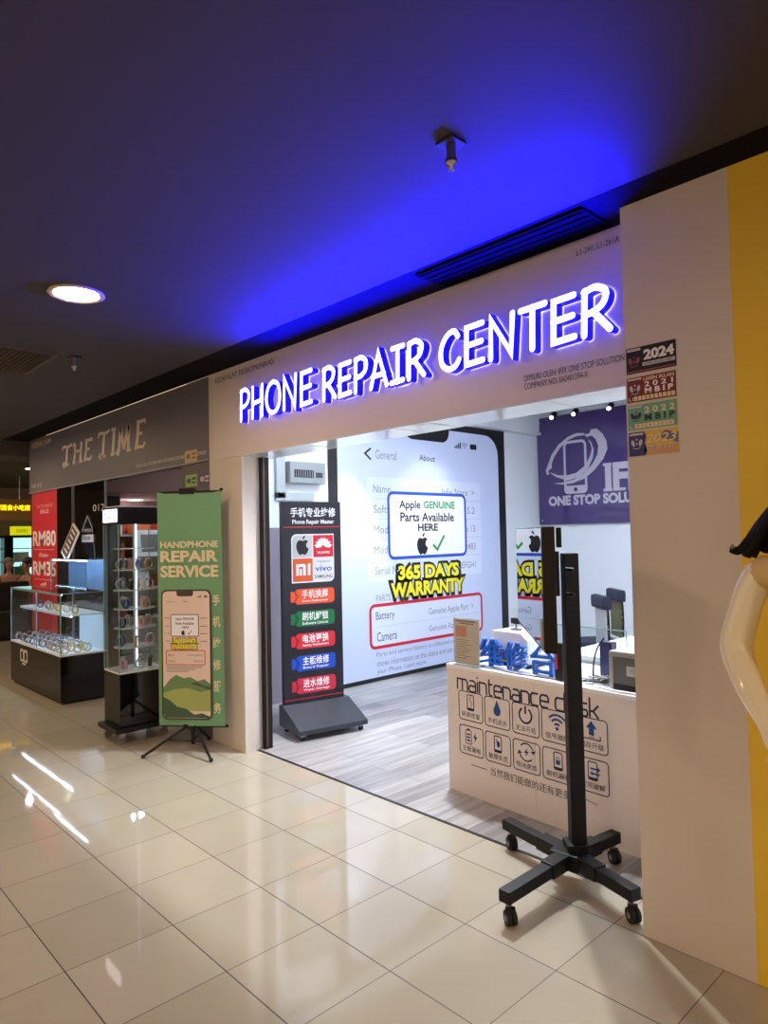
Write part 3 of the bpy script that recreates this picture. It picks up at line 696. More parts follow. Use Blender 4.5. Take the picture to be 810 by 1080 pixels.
# ------------------------------------------------------------------ TV and its stand
ts = thing('tv_stand', 'black wheeled screen stand with cross base standing on the threshold by the column', 'stand', (1.80, .17, 0))
MB().box((.026, .022, .8), (.068, .062, 1.34), BLKMETAL, .006, Matrix.Rotation(.84, 4, 'Z')).build('mast', ts)
MB().box((-.006, .055, .80), (.045, .045, 1.2), BLKMETAL, .005, Matrix.Rotation(.84, 4, 'Z')).build('rear_mast', ts)
hub = MB(); hub.box((0, 0, .112), (.14, .14, .07), BLKMETAL, .01, Matrix.Rotation(.1, 4, 'Z')); hub.box((.022, .018, .15), (.1, .1, .06), BLKMETAL, .008, Matrix.Rotation(.84, 4, 'Z')); hub.build('hub', ts)
for (ex, ey) in ((.0, -.49), (.365, -.11), (.045, .33), (-.42, .09)):
    d = Vector((ex, ey, 0)); L = d.length; ang = math.atan2(ey, ex); u = d.normalized()
    lg = MB()
    lg.box((ex/2, ey/2, .112), (L, .055, .05), BLKMETAL, .005, Matrix.Rotation(ang, 4, 'Z'))
    lg.box((u.x*.12, u.y*.12, .113), (.13, .068, .062), BLKMETAL, .006, Matrix.Rotation(ang, 4, 'Z'))
    lo = lg.build('leg', ts)
    c = MB(); px, py = ex-u.x*.03, ey-u.y*.03
    c.cyl((px, py, .09), (px, py, .062), .012, METAL)
    c.box((px+.012, py-.008, .052), (.04, .034, .03), BLKPLASTIC, .006, Matrix.Rotation(.5, 4, 'Z'))
    for s in (-1, 1): c.cyl((px+.014+s*.002, py-.01+s*.003, .03), (px+.014+s*.011, py-.01+s*.017, .03), .03, RUBBER, n=18); c.cyl((px+.014+s*.011, py-.01+s*.017, .03), (px+.014+s*.012, py-.01+s*.0185, .03), .013, GREY, n=12)
    c.build('caster', lo)
NV = Vector((-.747, -.663, 0)); TV_ = Vector((-.663, .747, 0))
mh = MB(); RZ = Matrix.Rotation(math.atan2(.747, -.663), 4, 'Z')
mh.box(NV*.05+Vector((0, 0, 1.38)), (.12, .06, .2), BLKMETAL, .004, RZ)
mh.box(NV*.075+Vector((0, 0, 1.34)), (.30, .02, .10), BLKMETAL, .003, RZ)
for s in (-1, 1): mh.box(NV*.09+TV_*s*.14+Vector((0, 0, 1.36)), (.03, .02, .44), BLKMETAL, .003, RZ)
mh.box(-TV_*.39+NV*.073+Vector((0, 0, 1.545)), (.03, .018, .08), BLKMETAL, .003, RZ)
for z in (1.29, 1.40):
    q = TV_*-.03; mh.cyl(q+Vector((.03, -.02, z)), q+Vector((.075, -.035, z)), .008, BLKMETAL)
mh.build('mount_bracket', ts)
tc_ = Vector((1.705, .065, 1.345))
tv = thing('flat_screen', 'thin black television on the wheeled stand, its dark glossy screen facing the poster', 'television', tc_, math.atan2(.747, -.663))
SGN = 1 if (Matrix.Rotation(math.atan2(.747, -.663), 3, 'Z') @ Vector((0, 1, 0))).dot(NV) > 0 else -1
MB().box((0, SGN*-.012, 0), (.96, .05, .49), BLKPLASTIC, .006).build('casing', tv)
side = 1 if (Matrix.Rotation(math.atan2(.747, -.663), 3, 'Z') @ Vector((0, 1, 0))).dot(NV) > 0 else -1
MB().box((0, -side*.045, -.06), (.62, .03, .33), BLKPLASTIC, .01).build('back_cover', tv)
MB().box((0, side*.0145, .004), (.945, .002, .472), mat('screen_glass', (6, 7, 9), .0, spec=1.)).build('screen', tv)

# ------------------------------------------------------------------ permit plates on the column
def permit(z0, h, w, base, label, fn):
    p = thing('permit_sticker', label, 'sticker', (2.229, -.002, z0), 0)
    MB().lohi((0, 0, 0), (w, .002, h), base).build('backing', p)
    a = Art((0, -.0004, 0), (1, 0, 0), step=.0004); fn(a, w, h); a.build('print', p)
def crest(a, x, y, s, m1, m2):
    a.ell(x-.55*s, y+.15*s, .28*s, .5*s, m1, 2, 12, .3); a.ell(x+.55*s, y+.15*s, .28*s, .5*s, m1, 2, 12, -.3)
    a.poly([(x-.32*s, y+.3*s), (x+.32*s, y+.3*s), (x+.3*s, y-.2*s), (x, y-.55*s), (x-.3*s, y-.2*s)], m2, 3)
    a.poly([(x-.2*s, y+.55*s), (x, y+.85*s), (x+.2*s, y+.55*s)], m1, 2); a.stroke([(x-.6*s, y-.55*s), (x, y-.7*s), (x+.6*s, y-.55*s)], .1*s, m1, 2)
    a.ell(x, y+.02*s, .1*s, .22*s, m1, 4, 10)
LRED = mat('dull_red_print', (150, 80, 90), .5); NAVY = mat('crest_navy', (40, 42, 90), .5)
def p24(a, w, h):
    a.rect(.004, h*.86, .06, h*.96, LGREY); crest(a, .033, h*.45, .028, LRED, NAVY)
    a.text('2024', .072, h*.45, w-.006, h*.85, WHITE, 2, .05); a.rect(.066, h*.23, w-.004, h*.37, LGREY); a.text('LESEN IKLAN MBIP', .075, h*.26, w-.012, h*.34, DGREY, 2); a.rect(.004, h*.04, w-.004, h*.09, LRED)
def p21(a, w, h):
    a.rect(.004, h*.88, .06, h*.96, LGREY); crest(a, .033, h*.5, .026, LGREY, NAVY)
    a.text('LESEN IKLAN', .068, h*.8, w-.006, h*.94, CREAM, 2, .03); a.text('2 0 2 1', .072, h*.55, w-.01, h*.76, WHITE, 2, .03); a.text('M B I P', .072, h*.29, w-.01, h*.51, WHITE, 2, .05)
    a.text('L1', .008, h*.06, .024, h*.2, WHITE, 2)
    for k in range(10): a.rect(.028+k*.0165, h*.05, .041+k*.0165, h*.22, CREAM, 2)
def p22(a, w, h):
    a.rect(.004, h*.88, .06, h*.96, LGREY); crest(a, .033, h*.52, .026, NAVY, DGREY)
    a.text('2 0 2 2', .068, h*.62, w-.006, h*.88, CREAM, 2, .04); a.text('M B I P', .068, h*.32, w-.008, h*.58, mat('deep_green_print', (18, 66, 58), .5), 2, .04)
    a.text('L', .008, h*.06, .018, h*.2, WHITE, 2); a.rect(.028, h*.05, w-.012, h*.23, CREAM, 2); a.text('0 1 2 4 1 2 0 1 8', .036, h*.08, w-.02, h*.2, GREY, 3)
def p23(a, w, h):
    a.rect(0, 0, .064, h, mat('plate_blue', (46, 52, 120), .5), 1); a.poly([(.064, 0), (.064, h), (.072, h*.8), (.066, h*.5), (.075, h*.2)], NAVY, 1); crest(a, .033, h*.5, .027, LGREY, NAVY); a.rect(.004, h*.86, .06, h*.95, LGREY, 2)
    a.rect(.064, 0, w, h*.36, mat('plate_peach', (206, 160, 120), .5), 1); a.poly([(w*.6, h*.7), (w*.75, h*.95), (w, h*.8), (w, h*.4)], mat('plate_slate', (110, 110, 140), .5), 1)
    a.text('2023', .068, h*.5, w-.006, h*.85, CREAM, 2, .01, .2); a.text('M B I P', .075, h*.2, w-.02, h*.42, LGREY, 2)
permit(2.182, .102, .198, mat('plate_black', (24, 20, 30), .4), 'black 2024 licence sticker, topmost of the four on the white column', p24)
permit(2.069, .098, .194, mat('plate_maroon', (124, 30, 56), .4), 'maroon 2021 licence sticker below the black one on the white column', p21)
permit(1.960, .098, .194, mat('plate_green', (110, 170, 146), .4), 'green 2022 licence sticker below the maroon one on the white column', p22)
permit(1.857, .094, .196, mat('plate_yellow', (222, 186, 76), .4), 'yellow and blue 2023 licence sticker, lowest of the four on the column', p23)

# ------------------------------------------------------------------ ceiling fittings
df = thing('slot_diffuser', 'long dark slotted air diffuser in the ceiling above the glowing sign', 'air vent', (1.67, -.02, 2.858))
MB().lohi((-.46, -.11, -.012), (.46, .13, 0), mat('dark_diffuser', (7, 7, 8), .9, spec=.05)).build('frame', df)
sl = MB()
for k in range(5): sl.box((0, -.085+k*.048, -.012), (.9, .022, .004), mat('diffuser_slat', (7, 7, 8), .9, spec=.05), 0, Matrix.Rotation(.5, 4, 'X'))
sl.build('slats', df)
def sprinkler(x, y, label):
    s = thing('fire_sprinkler', label, 'sprinkler', (x, y, 2.86), 0, 'ceiling sprinklers')
    MB().box((0, 0, -.006), (.075, .075, .01), mat('sprinkler_plate', (40, 36, 44), .5), .004).build('base_plate', s)
    MB().cyl((0, 0, -.012), (0, 0, -.06), .016, METAL, n=14).lathe([(.0, -.06), (.022, -.062), (.02, -.075), (.008, -.085), (.012, -.095), (.0, -.1)], (0, 0, 0), METAL).build('nozzle', s)
sprinkler(2.08, -.86, 'metal ceiling sprinkler on a square dark plate near the blue glow')
sprinkler(-1.4, -.86, 'small metal ceiling sprinkler between the round downlight and the grey shop board')
LAMP = mat('warm_lamp_diffuser', (255, 240, 214), .5, emit=165., ecol=(255, 220, 176))
def downlight(x, y, label):
    d = thing('downlight', label, 'ceiling light', (x, y, 2.86))
    MB().lathe([(.135, 0), (.14, -.008), (.125, -.014), (.105, -.004), (.1, 0)], (0, 0, 0), mat('downlight_rim', (206, 190, 160), .35)).build('rim', d)
    MB().cyl((0, 0, -.004), (0, 0, -.001), .104, LAMP, n=32).build('diffuser', d)
    return d
downlight(-.12, -1.29, 'round warm recessed downlight in the charcoal ceiling beside the blue glow')
for (x, y) in ((-5.3, -1.2), (-3.3, -2.2), (-3.2, -3.6), (-.2, -3.7), (2.6, -3.7), (5.4, -3.7), (4.9, -1.35), (7.6, -1.5), (-6.0, -3.6)):
    o = downlight(x, y, 'round warm recessed downlight added out of view to light the walkway')  # unseen lamps added to brighten walkway, column and watch shop front
for o in bpy.data.objects:
    if o.name.startswith('downlight') and not o.parent and abs(o.location.x+.12) > .01: o['group'] = 'added walkway downlights'
gv = thing('ceiling_grille', 'square brown return air grille in the ceiling at the far left', 'air vent', (-1.75, -1.16, 2.86))
MB().lohi((-.36, -.22, -.01), (.36, .2, 0), mat('brown_grille_frame', (84, 66, 50), .6)).build('frame', gv)
sl = MB()
for k in range(12): sl.box((0, -.19+k*.032, -.015), (.66, .02, .004), mat('brown_grille_slat', (66, 52, 42), .6), 0, Matrix.Rotation(.5, 4, 'X'))
sl.build('slats', gv)

# ------------------------------------------------------------------ watch shop on the left
struct(MB().lohi((-5.95, .168, 2.2), (-1.35, .3, 2.86), mat('board_carrier', (44, 42, 46), .6)).build('wall_watch_shop'))
TB = thing('shop_board', 'grey watch shop board with pale old style capitals above the opening', 'sign', (-5.95, .15, 2.2))
BG = mat('grey_board', (104, 103, 116), .45, noise=.08, nscale=2)
MB().lohi((0, 0, 0), (4.6, .011, .657), BG).lohi((0, -.012, -.012), (4.6, .011, .0), mat('board_edge', (150, 150, 158), .4)).build('board', TB)
a = Art((5.95, -.0006, -2.2), (1, 0, 0), step=.0008)
TXT = mat('pale_board_letters', (226, 216, 210), .5)
FANCY = {
 'T': (.95, [['c', (.0, .80), (.10, .98), (.35, .95), (.62, .92), (.92, 1.)], ['c', (.48, .93), (.42, .5), (.36, .12), (.16, .0), (.05, .12)], [(.2, .0), (.6, .0)]]),
 'H': (1.0, [['c', (.06, .84), (.16, .98), (.28, .92)], ['c', (.28, .96), (.24, .4), (.12, .0)], [(.02, .0), (.28, .0)], ['c', (.86, .98), (.78, .5), (.74, .0)], [(.62, .0), (.92, .0)], ['c', (.2, .50), (.5, .56), (.8, .5)]]),
 'E': (.8, [['c', (.72, .84), (.74, .97), (.5, .95), (.2, .98)], ['c', (.30, .96), (.24, .45), (.14, .02)], ['c', (.04, .0), (.35, .03), (.6, .0), (.72, .16)], [(.24, .5), (.56, .52)]]),
 'I': (.5, [[(.12, .98), (.46, .98)], ['c', (.32, .97), (.26, .5), (.18, .02)], [(.02, .0), (.36, .0)]]),
 'M': (1.25, [['c', (.0, .1), (.08, .0), (.16, .12), (.3, .98)], [(.3, .98), (.5, .1)], [(.5, .1), (.92, .98)], ['c', (.92, .98), (.86, .5), (.84, .02)], [(.72, .0), (1.02, .0)]]),
}
def fancy(word, x0, x1, y0, h):
    tot = sum(FANCY[c][0] for c in word); k = (x1-x0)/tot; x = x0
    for c in word:
        for s in FANCY[c][1]:
            cv = s[0] == 'c'; P = s[1:] if cv else s
            n0 = (max(q[1] for q in P)-min(q[1] for q in P)) > .5
            a.stroke([(x+p*k, y0+q*h) for p, q in P], .06 if n0 else .03, TXT, 1, 5 if cv else 0)
        x += FANCY[c][0]*k
fancy('THE', -4.72, -3.80, 2.44, .215); fancy('TIME', -3.64, -2.50, 2.43, .25)
a.text('KEDAI JAM', -5.85, 2.73, -5.12, 2.82, TXT, 1, .01); a.text('NO. 012', -5.84, 2.25, -5.46, 2.30, TXT, 1)
a.text('DIMILIKI OLEH: THE TIME WATCH ENTERPRISE SDN. BHD. (CO. NO.) 1239702-P', -2.72, 2.235, -1.4, 2.275, TXT, 1, .01)
a.build('lettering', TB)
struct(MB().lohi((-1.84, .16, 0), (-1.35, .3, 2.2), mat('grey_pier', (96, 92, 100), .5)).build('column_watch_shop'))
def sticker(x0, x1, z0, z1, c1, c2, label):
    s = thing('small_sticker', label, 'sticker', (x0, .15 if z0 > 2.2 else .158, z0))
    MB().lohi((0, -.001, 0), (x1-x0, .001, z1-z0), mat(c1[0], c1[1], .5)).build('backing', s)
    a = Art((0, -.0015, 0), (1, 0, 0)); m2 = mat(c2[0], c2[1], .5); w = x1-x0; h = z1-z0
    a.ell(w*.3, h*.5, w*.18, h*.22, m2); a.rect(w*.55, h*.55, w*.92, h*.75, m2); a.rect(w*.55, h*.25, w*.92, h*.4, m2); a.build('print', s)
sticker(-1.76, -1.55, 2.205, 2.30, ('sticker_tan', (206, 186, 130)), ('sticker_brown', (150, 110, 70)), 'tan licence sticker overlapping the lower edge of the grey shop board')
sticker(-1.765, -1.57, 2.0, 2.10, ('sticker_lime', (150, 190, 110)), ('sticker_dark_green', (40, 90, 60)), 'green licence sticker on the grey pier above the green banner')
sticker(-1.535, -1.36, 2.0, 2.10, ('sticker_violet', (90, 76, 120)), ('sticker_lilac', (200, 190, 210)), 'violet licence sticker on the grey pier beside the green one')
# pillar with red poster
struct(MB().lohi((-5.95, .17, 0), (-4.93, .9, 2.2), mat('dark_pillar', (40, 36, 38), .5)).build('column_poster'))
RP = thing('sale_poster', 'tall red sale poster with white price figures on the watch shop pillar', 'poster', (-5.88, .16, .42))
MB().lohi((0, 0, 0), (.95, .008, 1.79), mat('sale_red', (206, 34, 58), .5)).build('sheet', RP)
a = Art((5.88, -.001, -.42), (1, 0, 0)); PK = mat('pale_pink_print', (240, 190, 196), .5)
a.text('WATCH SERVICE', -5.68, 1.99, -5.10, 2.03, PK, 1); a.text('SALE', -5.56, 1.92, -5.24, 1.97, PK, 1, .02)
a.text('RM80', -5.84, 1.52, -4.99, 1.71, WHITE, 1, .02); a.rect(-5.8, 1.475, -5.05, 1.482, PK); a.text('off items', -5.62, 1.385, -5.27, 1.44, WHITE, 1)
a.text('RM35', -5.84, 1.16, -4.99, 1.335, WHITE, 1, .02); a.rect(-5.8, 1.11, -5.05, 1.117, PK); a.text('off', -5.55, 1.03, -5.33, 1.08, WHITE, 1); a.text('Kids & up', -5.75, .93, -5.15, 1.0, WHITE, 1, .02)
a.build('print', RP)
# black glass front
BGp = thing('black_glass_panel', 'glossy black glass shopfront panel between red poster and the opening', 'glass panel', (-4.92, .15, 0))
MB().lohi((0, 0, 0), (1.45, .012, 2.19), GLOSSBLACK).build('pane', BGp)
MB().lohi((.50, -.006, 0), (.53, 0, 2.19), METAL).lohi((.56, -.006, 0), (.565, 0, 2.19), METAL).lohi((1.44, -.006, 0), (1.46, .014, 2.19), METAL).build('edge_strip', BGp)
a = Art((4.92, -.001, 0), (1, 0, 0)); a.text('012', -3.80, 1.88, -3.49, 1.95, LGREY, 1); a.build('number', BGp)
OS = thing('open_sign', 'small open sign hanging by a cord on the black glass panel', 'sign', (-3.94, .142, 1.58))
MB().lohi((-.17, -.004, .08), (.17, .004, .125), BLACK).lohi((-.16, -.005, -.02), (.17, .004, .06), LGREY).build('plate', OS)
MB().tube([(-.14, 0, .12), (0, 0, .26), (.14, 0, .12)], .005, LGREY, 6, smooth=False).build('cord', OS)
a = Art((0, -.006, 0), (1, 0, 0)); a.text('OPEN', -.15, .085, .16, .12, LGREY, 1); a.text('10.00', -.08, 0, .1, .04, BLACK, 1, .02); a.build('print', OS)

# glass counter
C1 = (-5.08, -.30)
CT = thing('display_counter', 'black based glass watch counter in front of the red poster pillar', 'counter', (-5.08, -.30, 0))
MB().lohi((0, 0, .03), (1.64, .44, .46), GLOSSBLACK).lohi((.03, .03, 0), (1.61, .42, .03), BLACK).build('base', CT)
MB().lohi((0, 0, .46), (1.64, .44, .475), mat('white_display_floor', (236, 240, 248), .4)).build('display_floor', CT)
gp = MB()
gp.lohi((0, 0, .475), (1.64, .006, 1.06), CLEAR).lohi((1.634, .006, .475), (1.64, .44, 1.06), CLEAR).lohi((0, .006, .475), (.006, .44, 1.06), CLEAR).lohi((0, 0, 1.06), (1.64, .25, 1.066), CLEAR)
gp.build('glass_case', CT)
ed = MB()
for (p, q) in (((0, -.002, .475), (.008, .008, 1.07)), ((1.632, -.002, .475), (1.642, .008, 1.07)), ((.9, -.002, .475), (.906, .008, 1.07)), ((0, -.002, 1.048), (1.642, .011, 1.068)), ((1.634, .006, 1.06), (1.642, .44, 1.068)), ((1.634, .432, .475), (1.642, .44, 1.39)), ((.6, .24, 1.38), (1.642, .248, 1.39)), ((1.634, .24, 1.38), (1.642, .44, 1.39)), ((1.634, .24, 1.06), (1.642, .248, 1.39)), ((.6, .24, 1.06), (.608, .248, 1.39))): ed.lohi(p, q, GLASSEDGE)
ed.build('case_edge', CT)
up = MB(); up.lohi((.6, .244, 1.066), (1.64, .25, 1.38), CLEAR).lohi((1.634, .25, 1.06), (1.64, .44, 1.38), CLEAR).lohi((.6, .244, 1.384), (1.64, .44, 1.39), CLEAR)
up.build('upper_case', CT)
MB().lohi((.0, .10, .84), (1.62, .43, .852), mat('white_shelf', (226, 232, 240), .35)).lohi((0, .096, .828), (1.62, .103, .852), MATS['white_shelf']).build('shelf', CT)
COOL = mat('display_strip_light', (255, 255, 255), .5, emit=30., ecol=(214, 230, 255))
MB().lohi((.02, .012, 1.05), (1.62, .022, 1.058), COOL).build('light_strip', CT); MB().lohi((.62, .254, 1.37), (1.62, .262, 1.376), COOL).build('light_strip', CT); MB().lohi((.02, .11, .832), (1.60, .122, .839), COOL).build('light_strip', CT)
MB().lohi((.6, .43, 1.066), (1.632, .438, 1.38), mat('blue_display_back', (110, 150, 214), .4)).lohi((.92, .43, .475), (1.632, .438, .83), mat('pale_display_back', (176, 196, 210), .4)).build('back_panel', CT)
for x in (.86, 1.12, 1.38): MB().lohi((x, .245, 1.066), (x+.008, .43, 1.384), CLEAR).build('divider', CT)
a = Art((0, -.001, 0), (1, 0, 0)); LW = mat('counter_emblem', (206, 206, 206), .5)
for dx in (0, .13): a.ring(.37+dx, .29, .47+dx, .40, .02, .026, LW, 1)
a.rect(.47, .29, .50, .33, LW, 1); a.rect(.43, .25, .54, .268, LW, 1)
a.rect(.0, .235, 1.64, .238, DGREY, 1); a.build('emblem', CT)
# watches
def watch(colour, dial, name, big=1.):
    w = thing(name, '', 'watch', (0, 0, 0), 0, 'watches in the glass displays')
    MB().torus((0, 0, .034), .031, .0055, mat('strap_'+colour[0], colour[1], .4, colour[2]), Matrix.Rotation(PI/2, 4, 'Y'), 18, 6, (1.05, .92, 2.0)).build('strap', w)
    MB().cyl((0, 0, .062), (0, 0, .072), .019, METAL, n=18).cyl((0, 0, .0715), (0, 0, .0735), .016, mat('dial_'+dial[0], dial[1], .3), n=18).build('case', w)
    w.rotation_euler = (0, 0, 0)
    return w
kinds = [watch(('silver', (190, 192, 198), .9), ('white', (230, 230, 235)), 'wristwatch'), watch(('gold', (206, 176, 96), .9), ('cream', (236, 226, 196)), 'wristwatch'),
         watch(('black', (24, 24, 28), 0), ('black', (18, 18, 24)), 'wristwatch'), watch(('blue', (52, 72, 140), 0), ('blue', (30, 44, 110)), 'wristwatch'), watch(('yellow', (226, 206, 40), 0), ('dark', (30, 30, 30)), 'wristwatch'), watch(('pink', (226, 160, 176), 0), ('rose', (240, 200, 206)), 'wristwatch')]
KN = ['silver', 'gold coloured', 'black', 'blue', 'yellow', 'pink']
used = [0]*6
def put(k, loc, rz, where):
    lab = '%s wristwatch standing %s' % (KN[k], where)
    if not used[k]:
        o = kinds[k]; o.location = loc; o.rotation_euler = (0, 0, rz); o['label'] = lab; used[k] = 1
    else: o = dup(kinds[k], loc, rz, lab)
    o.scale = (1.15, 1.15, 1.15)
    o['group'] = '%s watches %s' % (KN[k], where)
for r in range(3):
    for i in range(14):
        x = -5.0+.113*i; y = -.235+.115*r
        put((0, 3, 0, 2)[(i+r) % 4] if i < 9 else (1 if (i+r) % 3 else 0), (x+random.uniform(-.015, .015), y+random.uniform(-.01, .01), .4755), random.uniform(-.6, .6), 'in rows on the white floor of the glass counter')
put(4, (-3.98, -.14, .8525), .4, 'on the shelf of the glass counter')
put(0, (-3.80, -.12, .8525), 0, 'on the shelf of the glass counter'); put(1, (-3.56, -.12, .8525), .3, 'on the shelf of the glass counter'); put(0, (-4.35, -.13, .8525), .5, 'on the shelf of the glass counter')
put(3, (-4.6, -.13, .8525), .2, 'on the shelf of the glass counter'); put(1, (-4.2, -.15, .8525), -.3, 'on the shelf of the glass counter')
# leaning menu board
mb_ = thing('menu_board', 'narrow framed price board leaning on top of the glass counter', 'sign', (-4.32, .02, 1.391), .0)
fr = MB(); R_ = Matrix.Rotation(-.25, 4, 'X') @ Matrix.Rotation(.42, 4, 'Y')
fr.box((.12, .035, .17), (.27, .014, .36), mat('white_picture_frame', (220, 216, 206), .5), .003, R_); fr.build('frame', mb_)
q = MB(); q.box((.12, .027, .17), (.22, .006, .31), mat('brown_menu', (66, 44, 36), .5), 0, R_)
for k in range(5): q.box(R_ @ Vector((0, 0, .12-.055*k))+Vector((.12, .0235, .17)), (.15-.02*(k % 3), .002, .018), TXT, 0, R_)
q.build('sheet', mb_)

# tower showcase
TW = thing('display_tower', 'slim glass display tower with black base and header on casters beside the green banner', 'display tower', (-1.905, -.225, 0))
TW.scale = (.79, 1, 1)
MB().lohi((-.19, -.19, .13), (.19, .19, .535), GLOSSBLACK).build('base', TW)
pn = MB().lohi((-.235, -.235, .09), (.235, .235, .13), BLKPLASTIC, .012).build('plinth', TW)
for sx in (-1, 1):
    for sy in (-1, 1):
        c = MB(); c.cyl((sx*.17-.015, sy*.17, .032), (sx*.17+.015, sy*.17, .032), .032, mat('clear_caster', (120, 116, 112), .3), n=16); c.lohi((sx*.17-.02, sy*.17-.02, .05), (sx*.17+.02, sy*.17+.02, .09), METAL); c.build('caster', pn)
MB().lohi((-.19, -.19, .535), (.19, .19, .55), mat('tower_floor', (214, 220, 228), .3)).build('display_floor', TW)
gp = MB()
for (p, q) in (((-.19, -.19, .55), (.19, -.185, 1.70)), ((-.19, -.185, .55), (-.185, .19, 1.70)), ((.185, -.185, .55), (.19, .19, 1.70)), ((-.185, .185, .55), (.185, .19, 1.70))): gp.lohi(p, q, CLEAR)
gp.build('glass_case', TW)
ed = MB()
for sx in (-1, 1):
    for sy in (-1, 1): ed.lohi((sx*.19-.003, sy*.19-.003, .535), (sx*.19+.003, sy*.19+.003, 1.70), GLASSEDGE)
ed.build('case_edge', TW)
MB().lohi((-.195, -.195, 1.70), (.195, .195, 1.83), BLKPLASTIC).lohi((-.18, -.18, 1.83), (.18, .18, 1.842), LGREY).build('header', TW)
MB().cyl((0, 0, .55), (0, 0, 1.70), .014, METAL).build('pole', TW)
MB().cyl((.04, .0, .55), (.04, .0, 1.70), .006, mat('glowing_pole_white', (255, 255, 255), .5, emit=1.6, ecol=(224, 236, 255))).build('pale_glow_pole', TW)  # second pale pole, no lamp; its brightness is put in as glow
MB().lohi((-.17, -.199, 1.715), (.17, -.1955, 1.815), mat('lit_header_face', (255, 250, 250), .5, emit=2.2, ecol=(255, 248, 252))).build('lit_panel', TW)
a = Art((0, -.1995, 0), (1, 0, 0)); a.text('CASIO', -.13, 1.74, .13, 1.79, BLACK, 1, .03); a.build('lettering', TW)
CSH = mat('acrylic_shelf', (206, 216, 224), .15)
for z in (.72, .87, 1.02, 1.17, 1.33, 1.50):
    MB().cyl((0, 0, z), (0, 0, z+.008), .165, CSH, n=32).build('shelf', TW)
    if z < 1.4:
        for k in range(4):
            t = k*PI/2-.9+z*3; put((0, 2, 5, 0, 3, 1)[(k+int(z*20)) % 6], (-1.905+.088*math.cos(t), -.225+.115*math.sin(t), z+.0085), t+PI/2, 'on a round shelf of the glass display tower')
for k in range(5):
    t = k*2*PI/5; put((0, 2, 0, 1, 5)[k], (-1.905+.088*math.cos(t), -.225+.115*math.sin(t), .5505), t, 'on the floor of the glass display tower')

# inside of the watch shop
WIN = mat('watch_shop_wall', (196, 190, 186), .5)
struct(MB().lohi((-6.0, .9, 0), (-5.95, 6.5, 2.75), mat('brown_inner_wall', (136, 108, 96), .6)).build('wall_watch_side'))
struct(MB().lohi((-6.0, 6.4, 0), (-2.0, 6.5, 2.75), WIN).build('wall_watch_back'))
struct(MB().lohi((-5.95, .3, 2.7), (-2.0, 6.5, 2.8), mat('brown_inner_ceiling', (120, 92, 80), .7)).build('ceiling_watch_shop'))
shelf = thing('display_shelving', 'white slatted shelf wall stacked with boxed goods inside the watch shop', 'shelving', (-5.94, .95, 0))
sh = MB(); sh.lohi((0, 0, 0), (.04, 3.2, 1.3), WIN)
for k in range(13): sh.lohi((.04, 0, .1*k+.02), (.046, 3.2, .1*k+.03), LGREY)
sh.lohi((0, 0, 1.3), (.05, 3.2, 1.93), mat('red_backing', (170, 56, 50), .5)); sh.build('back_panel', shelf)
for z in (.5, .9, 1.3, 1.62): MB().lohi((.04, 0, z), (.40, 3.2, z+.03), WIN).build('shelf', shelf)
MB().lohi((.0, 0, 1.93), (.40, 3.2, 1.99), WIN).build('header', shelf)
MB().lohi((.33, .02, 1.915), (.36, 3.18, 1.929), mat('shelf_strip_light', (255, 255, 255), .5, emit=14., ecol=(255, 240, 232))).build('light_strip', shelf)
bi = 0
BC = [('box_red', (190, 44, 44)), ('box_white', (226, 226, 222)), ('box_black', (30, 30, 34)), ('box_orange', (214, 104, 52)), ('box_silver', (160, 164, 170))]
for z, rowname in ((.53, 'lowest'), (.93, 'second'), (1.33, 'third'), (1.65, 'top')):
    for i in range(9):
        c = BC[(i*2+int(z*10)) % 5]; h = random.uniform(.12, .25)
        o = MB().lohi((-5.82, 1.02+i*.34, z), (-5.62, 1.02+i*.34+random.uniform(.16, .28), z+h), mat(c[0], c[1], .5), .004).build('goods_box')
        tag(o, '%s goods box on the %s shelf inside the watch shop' % (c[0][4:], rowname), 'box', '%s boxes on the %s shelf' % (c[0][4:], rowname))
pf = thing('tilted_frame', 'white framed card leaning on the shelf inside the watch shop', 'frame', (-5.45, 1.3, 1.335))
R_ = Matrix.Rotation(-.18, 4, 'Y'); MB().box((0, .25, .19), (.02, .44, .36), WHITE, .003, R_).build('frame', pf); MB().box((.013, .25, .19), (.006, .32, .24), mat('frame_picture', (110, 112, 116), .4), 0, R_).build('picture', pf)
struct(MB().lohi((-5.95, .32, 2.12), (-4.2, 4.4, 2.7), MATS['brown_inner_wall']).build('ceiling_bulkhead'))
for (x, y, zz) in ((-5.58, 1.37, 2.12), (-4.75, 1.75, 2.12), (-3.2, 1.6, 2.7), (-3.6, 3.2, 2.7)):
    t = thing('inner_downlight', 'round white downlight in the brown ceiling inside the watch shop', 'ceiling light', (x, y, zz), 0, 'watch shop downlights')
    MB().lathe([(.1, 0), (.11, -.008), (.09, -.012), (.08, 0)], (0, 0, 0), WIN).build('rim', t); MB().cyl((0, 0, -.005), (0, 0, -.001), .085, mat('cool_lamp', (255, 255, 255), .5, emit=90., ecol=(244, 240, 255)), n=24).build('diffuser', t)

